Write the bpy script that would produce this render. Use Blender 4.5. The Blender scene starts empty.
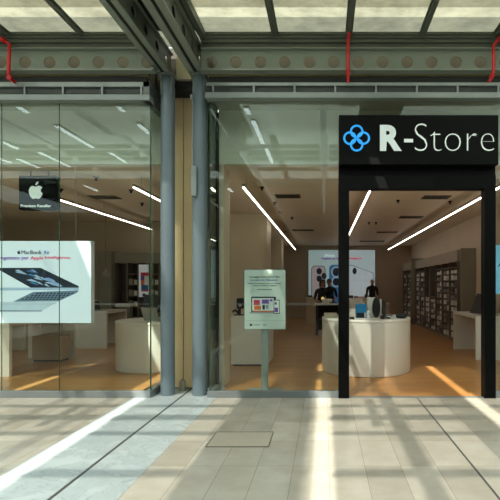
import bpy, bmesh, math, random
from mathutils import Vector, Matrix
random.seed(7)
sc = bpy.context.scene
COL = sc.collection
PI = math.pi
def P(px, py, Y):
    return ((px-325)/450*Y, Y, 1.5+(285-py)/450*Y)
def PX(px, Y): return (px-325)/450*Y
def PZ(py, Y): return 1.5+(285-py)/450*Y

# ------------------------------------------------------------------ materials
def lin(c):
    return tuple(((v/255)/12.92 if v/255 <= .04045 else ((v/255+.055)/1.055)**2.4) for v in c)
_m = {}
def mat(name, rgb, rough=.5, metal=0, noise=.06, scale=6, spec=.5, emit=0, bump=0):
    if name in _m: return _m[name]
    m = bpy.data.materials.new(name); m.use_nodes = True
    nt = m.node_tree; b = nt.nodes['Principled BSDF']
    c = lin(rgb)
    b.inputs['Roughness'].default_value = rough
    b.inputs['Metallic'].default_value = metal
    b.inputs['Specular IOR Level'].default_value = spec
    tc = nt.nodes.new('ShaderNodeTexCoord'); nz = nt.nodes.new('ShaderNodeTexNoise')
    nz.inputs['Scale'].default_value = scale; nz.inputs['Detail'].default_value = 5
    nt.links.new(tc.outputs['Object'], nz.inputs['Vector'])
    cr = nt.nodes.new('ShaderNodeValToRGB')
    cr.color_ramp.elements[0].position = .3; cr.color_ramp.elements[1].position = .7
    cr.color_ramp.elements[0].color = tuple(max(0, v*(1-noise)) for v in c)+(1,)
    cr.color_ramp.elements[1].color = tuple(min(1, v*(1+noise)) for v in c)+(1,)
    nt.links.new(nz.outputs['Fac'], cr.inputs['Fac'])
    nt.links.new(cr.outputs['Color'], b.inputs['Base Color'])
    if emit:
        nt.links.new(cr.outputs['Color'], b.inputs['Emission Color'])
        b.inputs['Emission Strength'].default_value = emit
    if bump:
        bp = nt.nodes.new('ShaderNodeBump'); bp.inputs['Strength'].default_value = bump
        nt.links.new(nz.outputs['Fac'], bp.inputs['Height']); nt.links.new(bp.outputs[0], b.inputs['Normal'])
    _m[name] = m
    return m

def glass_mat(name, tint=(.93,.97,.95), refl=1.5):
    m = bpy.data.materials.new(name); m.use_nodes = True
    nt = m.node_tree; nt.nodes.clear()
    out = nt.nodes.new('ShaderNodeOutputMaterial'); mix = nt.nodes.new('ShaderNodeMixShader')
    tr = nt.nodes.new('ShaderNodeBsdfTransparent'); gl = nt.nodes.new('ShaderNodeBsdfGlossy')
    fr = nt.nodes.new('ShaderNodeFresnel'); mu = nt.nodes.new('ShaderNodeMath')
    mu.operation = 'MULTIPLY'; mu.inputs[1].default_value = refl; mu.use_clamp = True
    geo = nt.nodes.new('ShaderNodeNewGeometry'); ior = nt.nodes.new('ShaderNodeMath')
    # thin pane: keep the same reflectance from both sides
    mx = nt.nodes.new('ShaderNodeMix'); mx.data_type = 'FLOAT'
    mx.inputs[2].default_value = 1.5; mx.inputs[3].default_value = 1/1.5
    nt.links.new(geo.outputs['Backfacing'], mx.inputs[0]); nt.links.new(mx.outputs[0], fr.inputs['IOR'])
    nt.nodes.remove(ior)
    tr.inputs[0].default_value = tint+(1,); gl.inputs[0].default_value = (.86,.95,.9,1)
    gl.inputs['Roughness'].default_value = .0
    nt.links.new(fr.outputs[0], mu.inputs[0]); nt.links.new(mu.outputs[0], mix.inputs[0])
    nt.links.new(tr.outputs[0], mix.inputs[1]); nt.links.new(gl.outputs[0], mix.inputs[2])
    nt.links.new(mix.outputs[0], out.inputs[0])
    return m

def roof_mat(name, clear, trans_col=(.62,.58,.42), clear_col=(1,.95,.85), dirt=.35, sc=(1.2,3.5,1)):
    """weathered wired glass: part milky (translucent), part see-through"""
    m = bpy.data.materials.new(name); m.use_nodes = True
    nt = m.node_tree; nt.nodes.clear()
    out = nt.nodes.new('ShaderNodeOutputMaterial'); mix = nt.nodes.new('ShaderNodeMixShader')
    tr = nt.nodes.new('ShaderNodeBsdfTransparent'); tl = nt.nodes.new('ShaderNodeBsdfTranslucent')
    tc = nt.nodes.new('ShaderNodeTexCoord'); mp = nt.nodes.new('ShaderNodeMapping')
    mp.inputs['Scale'].default_value = sc
    nz = nt.nodes.new('ShaderNodeTexNoise'); nz.inputs['Scale'].default_value = 2.2; nz.inputs['Detail'].default_value = 7
    nz.inputs['Roughness'].default_value = .65
    nt.links.new(tc.outputs['Object'], mp.inputs[0]); nt.links.new(mp.outputs[0], nz.inputs['Vector'])
    cr = nt.nodes.new('ShaderNodeValToRGB')
    cr.color_ramp.elements[0].position = .35; cr.color_ramp.elements[1].position = .62
    cr.color_ramp.elements[0].color = tuple(v*(1-dirt) for v in trans_col)+(1,)
    cr.color_ramp.elements[1].color = trans_col+(1,)
    nt.links.new(nz.outputs['Fac'], cr.inputs[0]); nt.links.new(cr.outputs[0], tl.inputs[0])
    tr.inputs[0].default_value = clear_col+(1,)
    mix.inputs[0].default_value = 1-clear
    nt.links.new(tr.outputs[0], mix.inputs[1]); nt.links.new(tl.outputs[0], mix.inputs[2])
    nt.links.new(mix.outputs[0], out.inputs[0])
    return m

def floor_tiles_mat():
    m = bpy.data.materials.new('stone_tiles'); m.use_nodes = True
    nt = m.node_tree; b = nt.nodes['Principled BSDF']; L = nt.links
    tc = nt.nodes.new('ShaderNodeTexCoord'); mp = nt.nodes.new('ShaderNodeMapping')
    # long side of each slab runs along Y: rotate so brick rows run along Y
    mp.inputs['Rotation'].default_value = (0,0,PI/2)
    mp.inputs['Location'].default_value = (.13,-1.22,0)
    br = nt.nodes.new('ShaderNodeTexBrick')
    br.offset = 0; br.inputs['Scale'].default_value = 1
    br.inputs['Brick Width'].default_value = .6; br.inputs['Row Height'].default_value = .2967
    br.inputs['Mortar Size'].default_value = .0022; br.inputs['Mortar Smooth'].default_value = .3
    br.inputs['Bias'].default_value = 0
    br.inputs['Color1'].default_value = lin((188,184,172))+(1,)
    br.inputs['Color2'].default_value = lin((170,166,154))+(1,)
    br.inputs['Mortar'].default_value = lin((138,128,112))+(1,)
    L.new(tc.outputs['Object'], mp.inputs[0]); L.new(mp.outputs[0], br.inputs['Vector'])
    nz = nt.nodes.new('ShaderNodeTexNoise'); nz.inputs['Scale'].default_value = 3.5; nz.inputs['Detail'].default_value = 8
    nz.inputs['Roughness'].default_value = .6
    L.new(tc.outputs['Object'], nz.inputs['Vector'])
    cr = nt.nodes.new('ShaderNodeValToRGB'); cr.color_ramp.elements[0].color = (.86,.85,.82,1); cr.color_ramp.elements[1].color = (1.0,1.0,1.0,1)
    cr.color_ramp.elements[0].position = .35; cr.color_ramp.elements[1].position = .65
    L.new(nz.outputs['Fac'], cr.inputs[0])
    mul = nt.nodes.new('ShaderNodeMix'); mul.data_type = 'RGBA'; mul.blend_type = 'MULTIPLY'; mul.inputs[0].default_value = 1
    L.new(br.outputs['Color'], mul.inputs[6]); L.new(cr.outputs[0], mul.inputs[7])
    L.new(mul.outputs[2], b.inputs['Base Color'])
    b.inputs['Roughness'].default_value = .24
    return m

def marble_mat():
    m = bpy.data.materials.new('veined_marble'); m.use_nodes = True
    nt = m.node_tree; b = nt.nodes['Principled BSDF']; L = nt.links
    tc = nt.nodes.new('ShaderNodeTexCoord')
    nz = nt.nodes.new('ShaderNodeTexNoise'); nz.inputs['Scale'].default_value = 2.2; nz.inputs['Detail'].default_value = 9
    nz.inputs['Roughness'].default_value = .62; nz.inputs['Distortion'].default_value = 1.6
    L.new(tc.outputs['Object'], nz.inputs['Vector'])
    cr = nt.nodes.new('ShaderNodeValToRGB'); e = cr.color_ramp.elements
    e[0].position = .3; e[0].color = lin((160,174,176))+(1,)
    e[1].position = .62; e[1].color = lin((184,196,198))+(1,)
    v = e.new(.475); v.color = lin((174,186,188))+(1,)
    v = e.new(.495); v.color = lin((150,162,164))+(1,)
    v = e.new(.515); v.color = lin((176,188,190))+(1,)
    L.new(nz.outputs['Fac'], cr.inputs[0])
    br = nt.nodes.new('ShaderNodeTexBrick'); br.offset = 0
    mp = nt.nodes.new('ShaderNodeMapping'); mp.inputs['Rotation'].default_value = (0,0,PI/2); mp.inputs['Location'].default_value = (.2,1.93,0)
    L.new(tc.outputs['Object'], mp.inputs[0]); L.new(mp.outputs[0], br.inputs['Vector'])
    br.inputs['Scale'].default_value = 1; br.inputs['Brick Width'].default_value = .95; br.inputs['Row Height'].default_value = .62
    br.inputs['Mortar Size'].default_value = .002; br.inputs['Color1'].default_value = (1,1,1,1); br.inputs['Color2'].default_value = (.93,.94,.94,1)
    br.inputs['Mortar'].default_value = (.62,.64,.62,1)
    mul = nt.nodes.new('ShaderNodeMix'); mul.data_type = 'RGBA'; mul.blend_type = 'MULTIPLY'; mul.inputs[0].default_value = 1
    L.new(cr.outputs[0], mul.inputs[6]); L.new(br.outputs['Color'], mul.inputs[7])
    L.new(mul.outputs[2], b.inputs['Base Color']); b.inputs['Roughness'].default_value = .28
    return m

def wood_mat():
    m = bpy.data.materials.new('oak_planks'); m.use_nodes = True
    nt = m.node_tree; b = nt.nodes['Principled BSDF']; L = nt.links
    tc = nt.nodes.new('ShaderNodeTexCoord')
    br = nt.nodes.new('ShaderNodeTexBrick'); br.offset = .37
    br.inputs['Scale'].default_value = 1; br.inputs['Brick Width'].default_value = 1.4; br.inputs['Row Height'].default_value = .13
    br.inputs['Mortar Size'].default_value = .0015
    br.inputs['Color1'].default_value = lin((192,142,84))+(1,); br.inputs['Color2'].default_value = lin((174,124,70))+(1,)
    br.inputs['Mortar'].default_value = lin((120,78,42))+(1,)
    L.new(tc.outputs['Object'], br.inputs['Vector'])
    mp = nt.nodes.new('ShaderNodeMapping'); mp.inputs['Scale'].default_value = (1.5,18,1)
    nz = nt.nodes.new('ShaderNodeTexNoise'); nz.inputs['Scale'].default_value = 2; nz.inputs['Detail'].default_value = 6
    L.new(tc.outputs['Object'], mp.inputs[0]); L.new(mp.outputs[0], nz.inputs['Vector'])
    cr = nt.nodes.new('ShaderNodeValToRGB'); cr.color_ramp.elements[0].color = (.82,.8,.78,1); cr.color_ramp.elements[1].color = (1,1,1,1)
    L.new(nz.outputs['Fac'], cr.inputs[0])
    mul = nt.nodes.new('ShaderNodeMix'); mul.data_type = 'RGBA'; mul.blend_type = 'MULTIPLY'; mul.inputs[0].default_value = 1
    L.new(br.outputs['Color'], mul.inputs[6]); L.new(cr.outputs[0], mul.inputs[7])
    L.new(mul.outputs[2], b.inputs['Base Color']); b.inputs['Roughness'].default_value = .3
    return m

STEEL   = mat('painted_steel', (128,139,128), .45, .15, .07, 3)
STEELD  = mat('painted_steel_dark', (90,98,88), .5, .15, .08, 3)
COLM    = mat('column_paint', (106,122,130), .42, .1, .05, 2)
ALU     = mat('anodised_frame', (132,142,140), .4, .3, .05, 5)
GROOVE  = mat('groove_black', (26,28,26), .6)
BLACK   = mat('black_panel', (6,8,8), .5, 0, .04, spec=.1)
DARK    = mat('dark_plastic', (22,22,24), .45)
LOUVRE  = mat('louvre_grey', (92,100,98), .5, .2)
PIPE    = mat('painted_pipe', (128,118,88), .5, .1, .12, 4)
CLAD    = mat('beige_cladding', (220,192,146), .5, .05, .05, 3)
RED     = mat('red_pipe_paint', (190,22,24), .4, 0, .08, 8)
WHITE   = mat('white_laminate', (218,215,206), .4, 0, .02, 3)
WALLI   = mat('interior_wall', (206,192,170), .7, 0, .03, 2)
WALLD   = mat('interior_wall_taupe', (180,164,144), .7, 0, .03, 2)
CEILI   = mat('interior_ceiling', (218,206,188), .8, 0, .03, 2)
BULK    = mat('bulkhead_paint', (206,208,190), .6, 0, .03, 2)
SHELF   = mat('shelf_graphite', (108,98,84), .55, 0, .06, 5)
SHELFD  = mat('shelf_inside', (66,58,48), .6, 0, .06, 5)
PANELB  = mat('taupe_panel', (134,130,114), .55, 0, .04, 4)
BOXW    = mat('product_box_white', (228,224,214), .5)
BOXG    = mat('product_box_grey', (140,134,126), .5)
BOXGR   = mat('product_box_green', (96,132,92), .5)
BOXD    = mat('product_box_dark', (60,54,50), .5)
BLUE    = mat('cyan_box', (28,128,182), .45)
SILVER  = mat('aluminium_silver', (176,178,180), .3, .8)
LITW    = mat('lit_letter', (214,226,220), .4, emit=.32)
LITB    = mat('lit_blue', (40,150,225), .4, emit=.75)
LED     = mat('led_strip', (255,243,228), .4, emit=8.5, noise=0)
MALLLED = mat('mall_luminaire_face', (240,248,255), .4, emit=9.0, noise=0)
LOWLED  = mat('downlight_disc', (255,240,215), .4, emit=2.0, noise=0)
SCR     = mat('lightbox_face', (206,222,230), .25, emit=.42, noise=.02, scale=1)
SCR2    = mat('back_screen_face', (190,212,216), .4, emit=.34, noise=.02, scale=1)
POST    = mat('poster_paper', (204,216,210), .35, emit=0, noise=.02)
INK     = mat('ink_dark', (40,46,54), .5)
INKB    = mat('ink_blue', (44,110,170), .5)
INKR    = mat('ink_red', (206,60,90), .5)
INKP    = mat('ink_purple', (120,84,170), .5)
INKG    = mat('ink_grey', (150,160,166), .5)
INKO    = mat('ink_orange', (224,120,60), .5)
INKW    = mat('ink_white', (226,230,232), .5)
PINK    = mat('phone_blush', (214,186,184), .4)
SKIN    = mat('skin', (176,122,96), .55)
HAIR    = mat('hair_dark', (28,22,20), .6)
SHIRT   = mat('black_tshirt', (24,26,32), .8)
TROUS   = mat('dark_trousers', (36,40,52), .8)
GLASS   = glass_mat('shop_glass', refl=.68)
EDGE    = mat('glass_edge_green', (34,74,62), .2, 0, .03)
KERB    = mat('sill_metal', (126,134,136), .4, .3, .05, 4)

# ------------------------------------------------------------------ mesh builder
class MB:
    def __init__(s): s.v = []; s.f = []; s.mi = []; s.sm = []
    def add(s, vs, fs, mi=0, smooth=False):
        n = len(s.v); s.v += [Vector(v) for v in vs]
        for f in fs: s.f.append([n+i for i in f]); s.mi.append(mi); s.sm.append(smooth)
        return s
    def box(s, x0, x1, y0, y1, z0, z1, mi=0, bev=0):
        if x0 > x1: x0, x1 = x1, x0
        if y0 > y1: y0, y1 = y1, y0
        if z0 > z1: z0, z1 = z1, z0
        if bev:
            b = min(bev, (x1-x0)/2.01, (y1-y0)/2.01, (z1-z0)/2.01)
            bm = bmesh.new(); bmesh.ops.create_cube(bm, size=1)
            for v in bm.verts: v.co = Vector(((x0+x1)/2+v.co.x*(x1-x0), (y0+y1)/2+v.co.y*(y1-y0), (z0+z1)/2+v.co.z*(z1-z0)))
            bmesh.ops.bevel(bm, geom=bm.edges[:], offset=b, segments=2, affect='EDGES', profile=.6)
            bm.verts.index_update()
            s.add([v.co.copy() for v in bm.verts], [[v.index for v in f.verts] for f in bm.faces], mi); bm.free()
            return s
        vs = [(x,y,z) for z in (z0,z1) for y in (y0,y1) for x in (x0,x1)]
        return s.add(vs, [(0,2,3,1),(4,5,7,6),(0,1,5,4),(2,6,7,3),(0,4,6,2),(1,3,7,5)], mi)
    def tube(s, pts, r, n=12, mi=0, cap=True):
        pts = [Vector(p) for p in pts]; rs = r if isinstance(r, (list, tuple)) else [r]*len(pts)
        vs = []; fs = []; prev = None
        for i, p in enumerate(pts):
            t = (pts[min(i+1, len(pts)-1)]-pts[max(i-1, 0)]).normalized()
            if prev is None:
                a = Vector((0,0,1)) if abs(t.z) < .9 else Vector((1,0,0))
                u = t.cross(a).normalized()
            else:
                u = (prev-t*prev.dot(t)).normalized()
            prev = u; w = t.cross(u)
            for k in range(n):
                a = 2*PI*k/n; vs.append(p+(u*math.cos(a)+w*math.sin(a))*rs[i])
        for i in range(len(pts)-1):
            for k in range(n):
                k2 = (k+1) % n
                fs.append((i*n+k, i*n+k2, (i+1)*n+k2, (i+1)*n+k))
        s.add(vs, fs, mi, True)
        if cap:
            s.add(vs[:n], [tuple(range(n))], mi); s.add(vs[-n:], [tuple(range(n))], mi)
        return s
    def lathe(s, prof, cx, cy, n=48, mi=0, a0=0, a1=2*PI):
        vs = []; fs = []
        for (r, z) in prof:
            for k in range(n):
                a = 2*PI*k/n; vs.append((cx+r*math.cos(a), cy+r*math.sin(a), z))
        for i in range(len(prof)-1):
            for k in range(n):
                k2 = (k+1) % n; fs.append((i*n+k, i*n+k2, (i+1)*n+k2, (i+1)*n+k))
        s.add(vs, fs, mi, True)
        s.add(vs[:n], [tuple(range(n))[::-1]], mi); s.add(vs[-n:], [tuple(range(n))], mi)
        return s
    def prism(s, pts, f, mi=0, d=(0,.004,0)):
        """pts: 2D outline, f maps (u,v) to 3D; d = thickness vector"""
        a = [Vector(f(u,v)) for u, v in pts]; b = [p+Vector(d) for p in a]; n = len(a)
        s.add(a+b, [tuple(range(n)), tuple(range(n,2*n))[::-1]]+[(i,(i+1)%n,n+(i+1)%n,n+i) for i in range(n)], mi)
        return s
    def build(s, name, mats, parent=None, origin=None, local=False):
        me = bpy.data.meshes.new(name)
        o = Vector((0,0,0))
        if not local:
            if parent is not None:
                o = wloc(parent)
            elif origin is not None: o = Vector(origin)
        me.from_pydata([v-o for v in s.v], [], s.f)
        mats = mats if isinstance(mats, (list, tuple)) else [mats]
        for m in mats: me.materials.append(m)
        for p, mi, sm in zip(me.polygons, s.mi, s.sm): p.material_index = mi; p.use_smooth = sm
        bm = bmesh.new(); bm.from_mesh(me); bmesh.ops.recalc_face_normals(bm, faces=bm.faces[:]); bm.to_mesh(me); bm.free()
        ob = bpy.data.objects.new(name, me); COL.objects.link(ob)
        if parent is not None: ob.parent = parent
        elif origin is not None: ob.location = o
        return ob
def wloc(o):
    l = Vector(o.location)
    if o.parent: l += wloc(o.parent)
    return l
def tag(o, label, cat, group=None, kind=None):
    o['label'] = label; o['category'] = cat
    if group: o['group'] = group
    if kind: o['kind'] = kind
    return o
def thing(name, label, cat, loc, rz=0, group=None):
    o = bpy.data.objects.new(name, None); o.empty_display_size = .1; COL.objects.link(o)
    o.location = loc; o.rotation_euler = (0,0,rz)
    return tag(o, label, cat, group)
def struct(o): o['kind'] = 'structure'; return o
def copy_tree(o, loc=None, rz=None, label=None, parent=None):
    c = o.copy(); COL.objects.link(c); c.parent = parent
    if loc is not None: c.location = loc
    if rz is not None: c.rotation_euler = (0,0,rz)
    if label: c['label'] = label
    for ch in list(o.children): copy_tree(ch, parent=c)
    return c
def text_mesh(txt, size, offset=0, extr=.002, align='CENTER', space=1.0, sx=1.0):
    cu = bpy.data.curves.new('t', 'FONT'); cu.body = txt; cu.size = size; cu.offset = offset; cu.extrude = extr
    cu.align_x = align; cu.space_character = space; cu.resolution_u = 4
    tmp = bpy.data.objects.new('t', cu); COL.objects.link(tmp)
    dg = bpy.context.evaluated_depsgraph_get(); dg.update()
    me = bpy.data.meshes.new_from_object(tmp.evaluated_get(dg))
    bpy.data.objects.remove(tmp); bpy.data.curves.remove(cu)
    return me
def put_text(name, txt, size, m, parent, loc, width=None, height=None, offset=0, align='CENTER', extr=.002, space=1.0):
    """text standing in an XZ plane facing -Y; loc world; optionally fitted to width/height"""
    me = text_mesh(txt, size, offset, extr, align, space)
    xs = [v.co.x for v in me.vertices]; ys = [v.co.y for v in me.vertices]
    sx = width/(max(xs)-min(xs)) if width else 1
    sy = height/(max(ys)-min(ys)) if height else sx
    cx = (max(xs)+min(xs))/2; y0 = min(ys)
    for v in me.vertices:
        v.co = Vector(((v.co.x-(cx if align == 'CENTER' else 0))*sx, -v.co.z, (v.co.y-(y0 if height else 0))*sy))
    me.materials.clear(); me.materials.append(m)
    o = bpy.data.objects.new(name, me); COL.objects.link(o)
    o.parent = parent; o.location = Vector(loc)-wloc(parent)
    return o

# ================================================================== SETTING: mall floor
F0 = 6.0          # facade plane
FB = 5.94
b = MB()
for x0, x1 in ((-13,-2.552), (-1.45,1.215), (1.235,13)):
    b.box(x0, x1, -9, 6.05 if x0 < -3 else 6.05, -.1, 0)
fl = struct(b.build('floor', floor_tiles_mat()))
fm = struct(MB().box(-2.55,-1.945,-9,6.62,-.1,0).box(-1.915,-1.452,-9,6.62,-.1,0).build('floor', marble_mat()))
struct(MB().box(-2.552,-1.45,-9,6.62,-.12,-.004).box(1.215,1.235,-9,6.0,-.1,-.003).box(-1.945,-1.915,-9,6.62,-.01,-.002).build('trim_1', mat('joint_dark',(70,74,72),.6)))
wood = wood_mat()
struct(MB().box(-9,-2.60,6.06,12.6,-.1,0).box(-2.60,-1.45,6.63,12.6,-.1,0).box(-1.45,3.9,6.06,12.6,-.1,0).box(-2.6,3.9,12.6,20.3,-.1,0).build('floor', wood))

# access hatch in the tiles
h = thing('floor_hatch', 'rectangular tiled access hatch in the beige floor before the right window', 'hatch', (-.86,4.38,0))
HX0, HX1, HY0, HY1 = PX(217,4.58), PX(273,4.58), 4.17, 4.58
MB().box(HX0,HX1,HY0,HY1,.0005,.003).build('cover', mat('hatch_tile',(180,172,156),.32,0,.05,4), h)
MB().box(HX0-.008,HX0,HY0-.008,HY1+.008,.0005,.005).box(HX1,HX1+.008,HY0-.008,HY1+.008,.0005,.005).box(HX0,HX1,HY0-.008,HY0,.0005,.005).box(HX0,HX1,HY1,HY1+.008,.0005,.005).build('rim', mat('hatch_rim',(96,88,74),.45,.3), h)

# opposite side of the mall and its ends (only seen as reflections)
struct(MB().box(-13,13,-9.2,-9,0,4.9).build('wall_front', mat('mall_wall',(50,50,46),.6)))
struct(MB().box(-13.2,-13,-9,6.4,0,4.9).build('wall_left', _m['mall_wall']))
struct(MB().box(13,13.2,-9,6.4,0,4.9).build('wall_right', _m['mall_wall']))

# ================================================================== ROOF: skylight
RZ = 4.775
SX, SY = .41, .85
MUL_R = [-1.605+.957*k for k in range(0,12)]
MUL_L = [-2.2-.957*k for k in range(0,11)]
R_MILK = roof_mat('skylight_milky', .07, (.185,.195,.155), dirt=.45, sc=(1.2,1.6,1))
R_DIRT = roof_mat('skylight_mall', .27, (.72,.78,.76), (1,.96,.90), dirt=.15)
R_DEEP = roof_mat('sun_dimming_glass', .09, (.58,.62,.56), (1,.96,.88), dirt=.2)  # dim panes made up for the unseen rows, holding back the sun
R_OPAQ = mat('roof_sheet', (46,48,44), .6)
R_CLR = glass_mat('clear_sun_strip', (1,.97,.92), .6)  # clear panes placed out of view to throw the bright sun streaks
NR = 0
def roof_patch(x0, x1, y0, y1, m, z=RZ, flat=True):
    b = MB()
    if m is R_OPAQ: b.box(x0,x1,y0,y1,z,z+.02)
    else: b.add([(x0,y0,z),(x1,y0,z),(x1,y1,z),(x0,y1,z)], [(0,1,2,3)])
    return struct(b.build('ceiling', m))
# visible rows nearest the facade
roof_patch(-10.6,-2.30,4.72,5.86,R_MILK); roof_patch(-2.30,-1.55,4.72,5.8,R_OPAQ); roof_patch(-2.30,-1.63,5.8,6.2,R_MILK)
roof_patch(-1.63,10,4.72,5.86,R_MILK)
# added strips behind, unseen: (x range on the floor, material); shifted to the roof against the sun
D = SX*RZ
def strips(y0, y1, segs, default):
    x = -10.6
    for a, c, m in sorted(segs, key=lambda q: q[0]):
        a -= D; c -= D
        if a > x: roof_patch(x, a, y0, y1, default)
        roof_patch(a, c, y0, y1, m); x = c
    roof_patch(x, 10, y0, y1, default)
strips(-1.9, 2.2, [(-5.2,-5.1,R_DEEP),(-4.46,-4.34,R_CLR),(-3.5,-3.38,R_DEEP),(-2.9,-2.75,R_DEEP),(-2.53,-2.38,R_CLR),(-1.12,-.18,R_OPAQ),(-.10,.07,R_CLR),(.72,.88,R_OPAQ),(1.5,1.86,R_DEEP),(1.86,2.03,R_CLR),(2.6,3.4,R_OPAQ)], R_DIRT)  # opaque and clear strips added to shape sun and shade on the floor
strips(2.2, 3.05, [(-4.46,-4.34,R_CLR),(-5.9,-5.0,R_DIRT),(-2.78,-2.60,R_CLR),(-1.5,-.8,R_DIRT),(-.12,.04,R_CLR),(.42,.62,R_DIRT),(.80,1.05,R_DIRT),(1.86,1.98,R_CLR),(2.6,3.4,R_OPAQ)], R_DEEP)  # from here on, strips added to shape the sun inside the shop
strips(3.05, 3.72, [(-4.46,-4.34,R_CLR),(-5.9,-5.0,R_DIRT),(-2.78,-2.60,R_CLR),(-1.5,-.8,R_DIRT),(.42,.62,R_DIRT),(.80,1.05,R_DIRT),(1.86,1.98,R_CLR),(2.6,3.4,R_OPAQ)], R_DEEP)
strips(3.72, 4.72, [(-4.46,-4.34,R_CLR),(-5.9,-5.0,R_DIRT),(-2.78,-2.60,R_CLR),(-1.5,-.8,R_DIRT),(-.12,.04,R_CLR),(.42,.62,R_DIRT),(.80,1.05,R_DIRT),(1.86,1.98,R_CLR),(2.6,3.4,R_OPAQ)], R_DEEP)
strips(-8.9, -1.9, [(-4.46,-4.34,R_CLR),(-2.6,-2.45,R_CLR),(-.10,.03,R_CLR),(1.86,1.98,R_CLR)], R_OPAQ)
# slats added over the glazing, invented to leave one sunny band on the panes
n = 0
for y0, y1 in ((4.1,4.93),(5.14,6.2)):
    struct(MB().box(-10,10,y0,y1,5.2,5.22).build('trim_%d' % (10+n), roof_mat('added_shade_slat_%d' % n, .30, (.7,.68,.56), (.95,.92,.85), dirt=.2))); n += 1
# rafters (glazing bars running towards the camera)
k = 0
bar = MB()
def rafter(x, w=.05):
    return MB().box(x-w/2,x+w/2,4.72,5.86,RZ-.05,RZ-.006).box(x-w/2-.022,x+w/2+.022,4.72,5.86,RZ-.016,RZ-.004)
for x in MUL_L[1:]+MUL_R[1:]:
    k += 1; struct(rafter(x).build('trim_%d' % (20+k), STEELD))
for x, w in ((-2.33,.06),(-1.585,.07)):
    k += 1; struct(MB().box(x-w/2,x+w/2,2.3,5.86,RZ-.09,RZ-.004).build('trim_%d' % (20+k), STEELD))
# purlins crossing them, behind the camera
CLX = [-10.6,-4.46-D,-4.34-D,-2.53-D,-2.38-D,-.10-D,.07-D,1.86-D,2.03-D,10]
for y, w, hh in ((1.57,.05,.05),(1.10,.11,.08),(.54,.05,.05),(-.42,.07,.06),(-1.8,.1,.1)):
    pm_ = MB()
    for q in range(0,10,2): pm_.box(CLX[q]+.03,CLX[q+1]-.03,y-w/2,y+w/2,RZ-.05-hh,RZ-.012)
    k += 1; struct(pm_.build('trim_%d' % (20+k), STEELD))
# ---- perforated plate helper: cells along u with one round hole each
def holed_plate(mb, cells, v0, v1, vc, r, f, thick, mi=0, n=20):
    """f(u,v,w)->3D ; cells: list of (u0,u1,uc or None)"""
    for u0, u1, uc in cells:
        for w in (0, thick):
            if uc is None:
                mb.add([f(u0,v0,w),f(u1,v0,w),f(u1,v1,w),f(u0,v1,w)], [(0,1,2,3)], mi); continue
            vs = []; fs = []
            for k in range(n):
                a = 2*PI*(k+.5)/n; c, s_ = math.cos(a), math.sin(a)
                vs.append(f(uc+r*c, vc+r*s_, w))
                # ray to the rectangle
                t = min(((u1-uc) if c > 0 else (u0-uc))/c, ((v1-vc) if s_ > 0 else (v0-vc))/s_)
                vs.append(f(uc+t*c, vc+t*s_, w))
            # corners
            for k in range(n):
                k2 = (k+1) % n
                fs.append((2*k,2*k2,2*k2+1,2*k+1))
            mb.add(vs, fs, mi)
            for cu, cv in ((u0,v0),(u1,v0),(u1,v1),(u0,v1)):
                ang = math.atan2(cv-vc, cu-uc) % (2*PI)
                kk = int(math.floor(ang/(2*PI)*n-.5)) % n; k2 = (kk+1) % n
                mb.add([vs[2*kk+1], f(cu,cv,w), vs[2*k2+1]], [(0,1,2)], mi)
        if uc is not None:
            ring0 = [f(uc+r*math.cos(2*PI*(k+.5)/n), vc+r*math.sin(2*PI*(k+.5)/n), 0) for k in range(n)]
            ring1 = [f(uc+r*math.cos(2*PI*(k+.5)/n), vc+r*math.sin(2*PI*(k+.5)/n), thick) for k in range(n)]
            mb.add(ring0+ring1, [(k,(k+1)%n,n+(k+1)%n,n+k) for k in range(n)], mi)

YB = 5.90
zb0, zb1, zbc = PZ(71.5,YB), PZ(49,YB), PZ(62.3,YB)
pitch = 24.45*YB/450
def wall_beam(x0, x1, hole_px0, direction, label):
    t = thing('perforated_beam', label, 'beam', ((x0+x1)/2,YB,zb0))
    cells = []; c = PX(hole_px0, YB); cs = []
    while x0+.085 < c < x1-.085:
        cs.append(c); c += direction*pitch
    cs.sort(); u = x0
    for q in cs:
        a = max(q-pitch/2, x0)
        if a > u+1e-4: cells.append((u,a,None))
        e = min(q+pitch/2, x1); cells.append((a,e,q)); u = e
    if u < x1: cells.append((u,x1,None))
    w = MB(); holed_plate(w, cells, zb0+.015, zb1-.015, zbc, .078, lambda u,v,d: (u,YB+d,v), .012)
    w.build('web', STEEL, t)
    MB().box(x0,x1,YB-.05,YB+.06,zb0-.005,zb0+.016,bev=.003).build('flange', STEEL, t)
    MB().box(x0,x1,YB-.05,YB+.06,zb1-.016,zb1,bev=.003).build('flange', STEEL, t)
    return t
wall_beam(-7.5,-2.237,147.5,-1,'horizontal grey steel beam with round holes above the left shop window')
wall_beam(-1.625,5.5,211.5,1,'horizontal grey steel beam with round holes above the store sign')
# edge rails above the beams
for x0, x1, lab in ((-7.5,-2.31,'ridged steel gutter rail under the left skylight panes'),(-1.615,5.5,'ridged steel gutter rail under the right skylight panes')):
    g = MB().box(x0,x1,5.82,5.86,4.70,4.775).box(x0,x1,5.84,5.99,4.655,4.695).box(x0,x1,5.80,5.83,4.735,4.765).box(x0,x1,5.87,5.99,zb1+.001,4.65)
    tag(g.build('gutter_rail', STEELD, origin=((x0+x1)/2,5.9,4.7)), lab, 'rail')
# wall behind/above the shop fronts
UPW = mat('upper_wall',(86,84,70),.7,0,.1,3)
struct(MB().box(-7.5,-2.36,6.22,6.27,4.2,4.95).box(-1.55,5.5,6.22,6.27,4.2,4.95).build('wall_back', UPW))
struct(MB().box(-7.5,-2.36,5.975,5.99,4.181,4.262).box(-1.55,5.5,5.975,5.99,4.181,4.262).build('trim_2', GROOVE))  # black plate painting in the darkness of the gap above the headers
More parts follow.
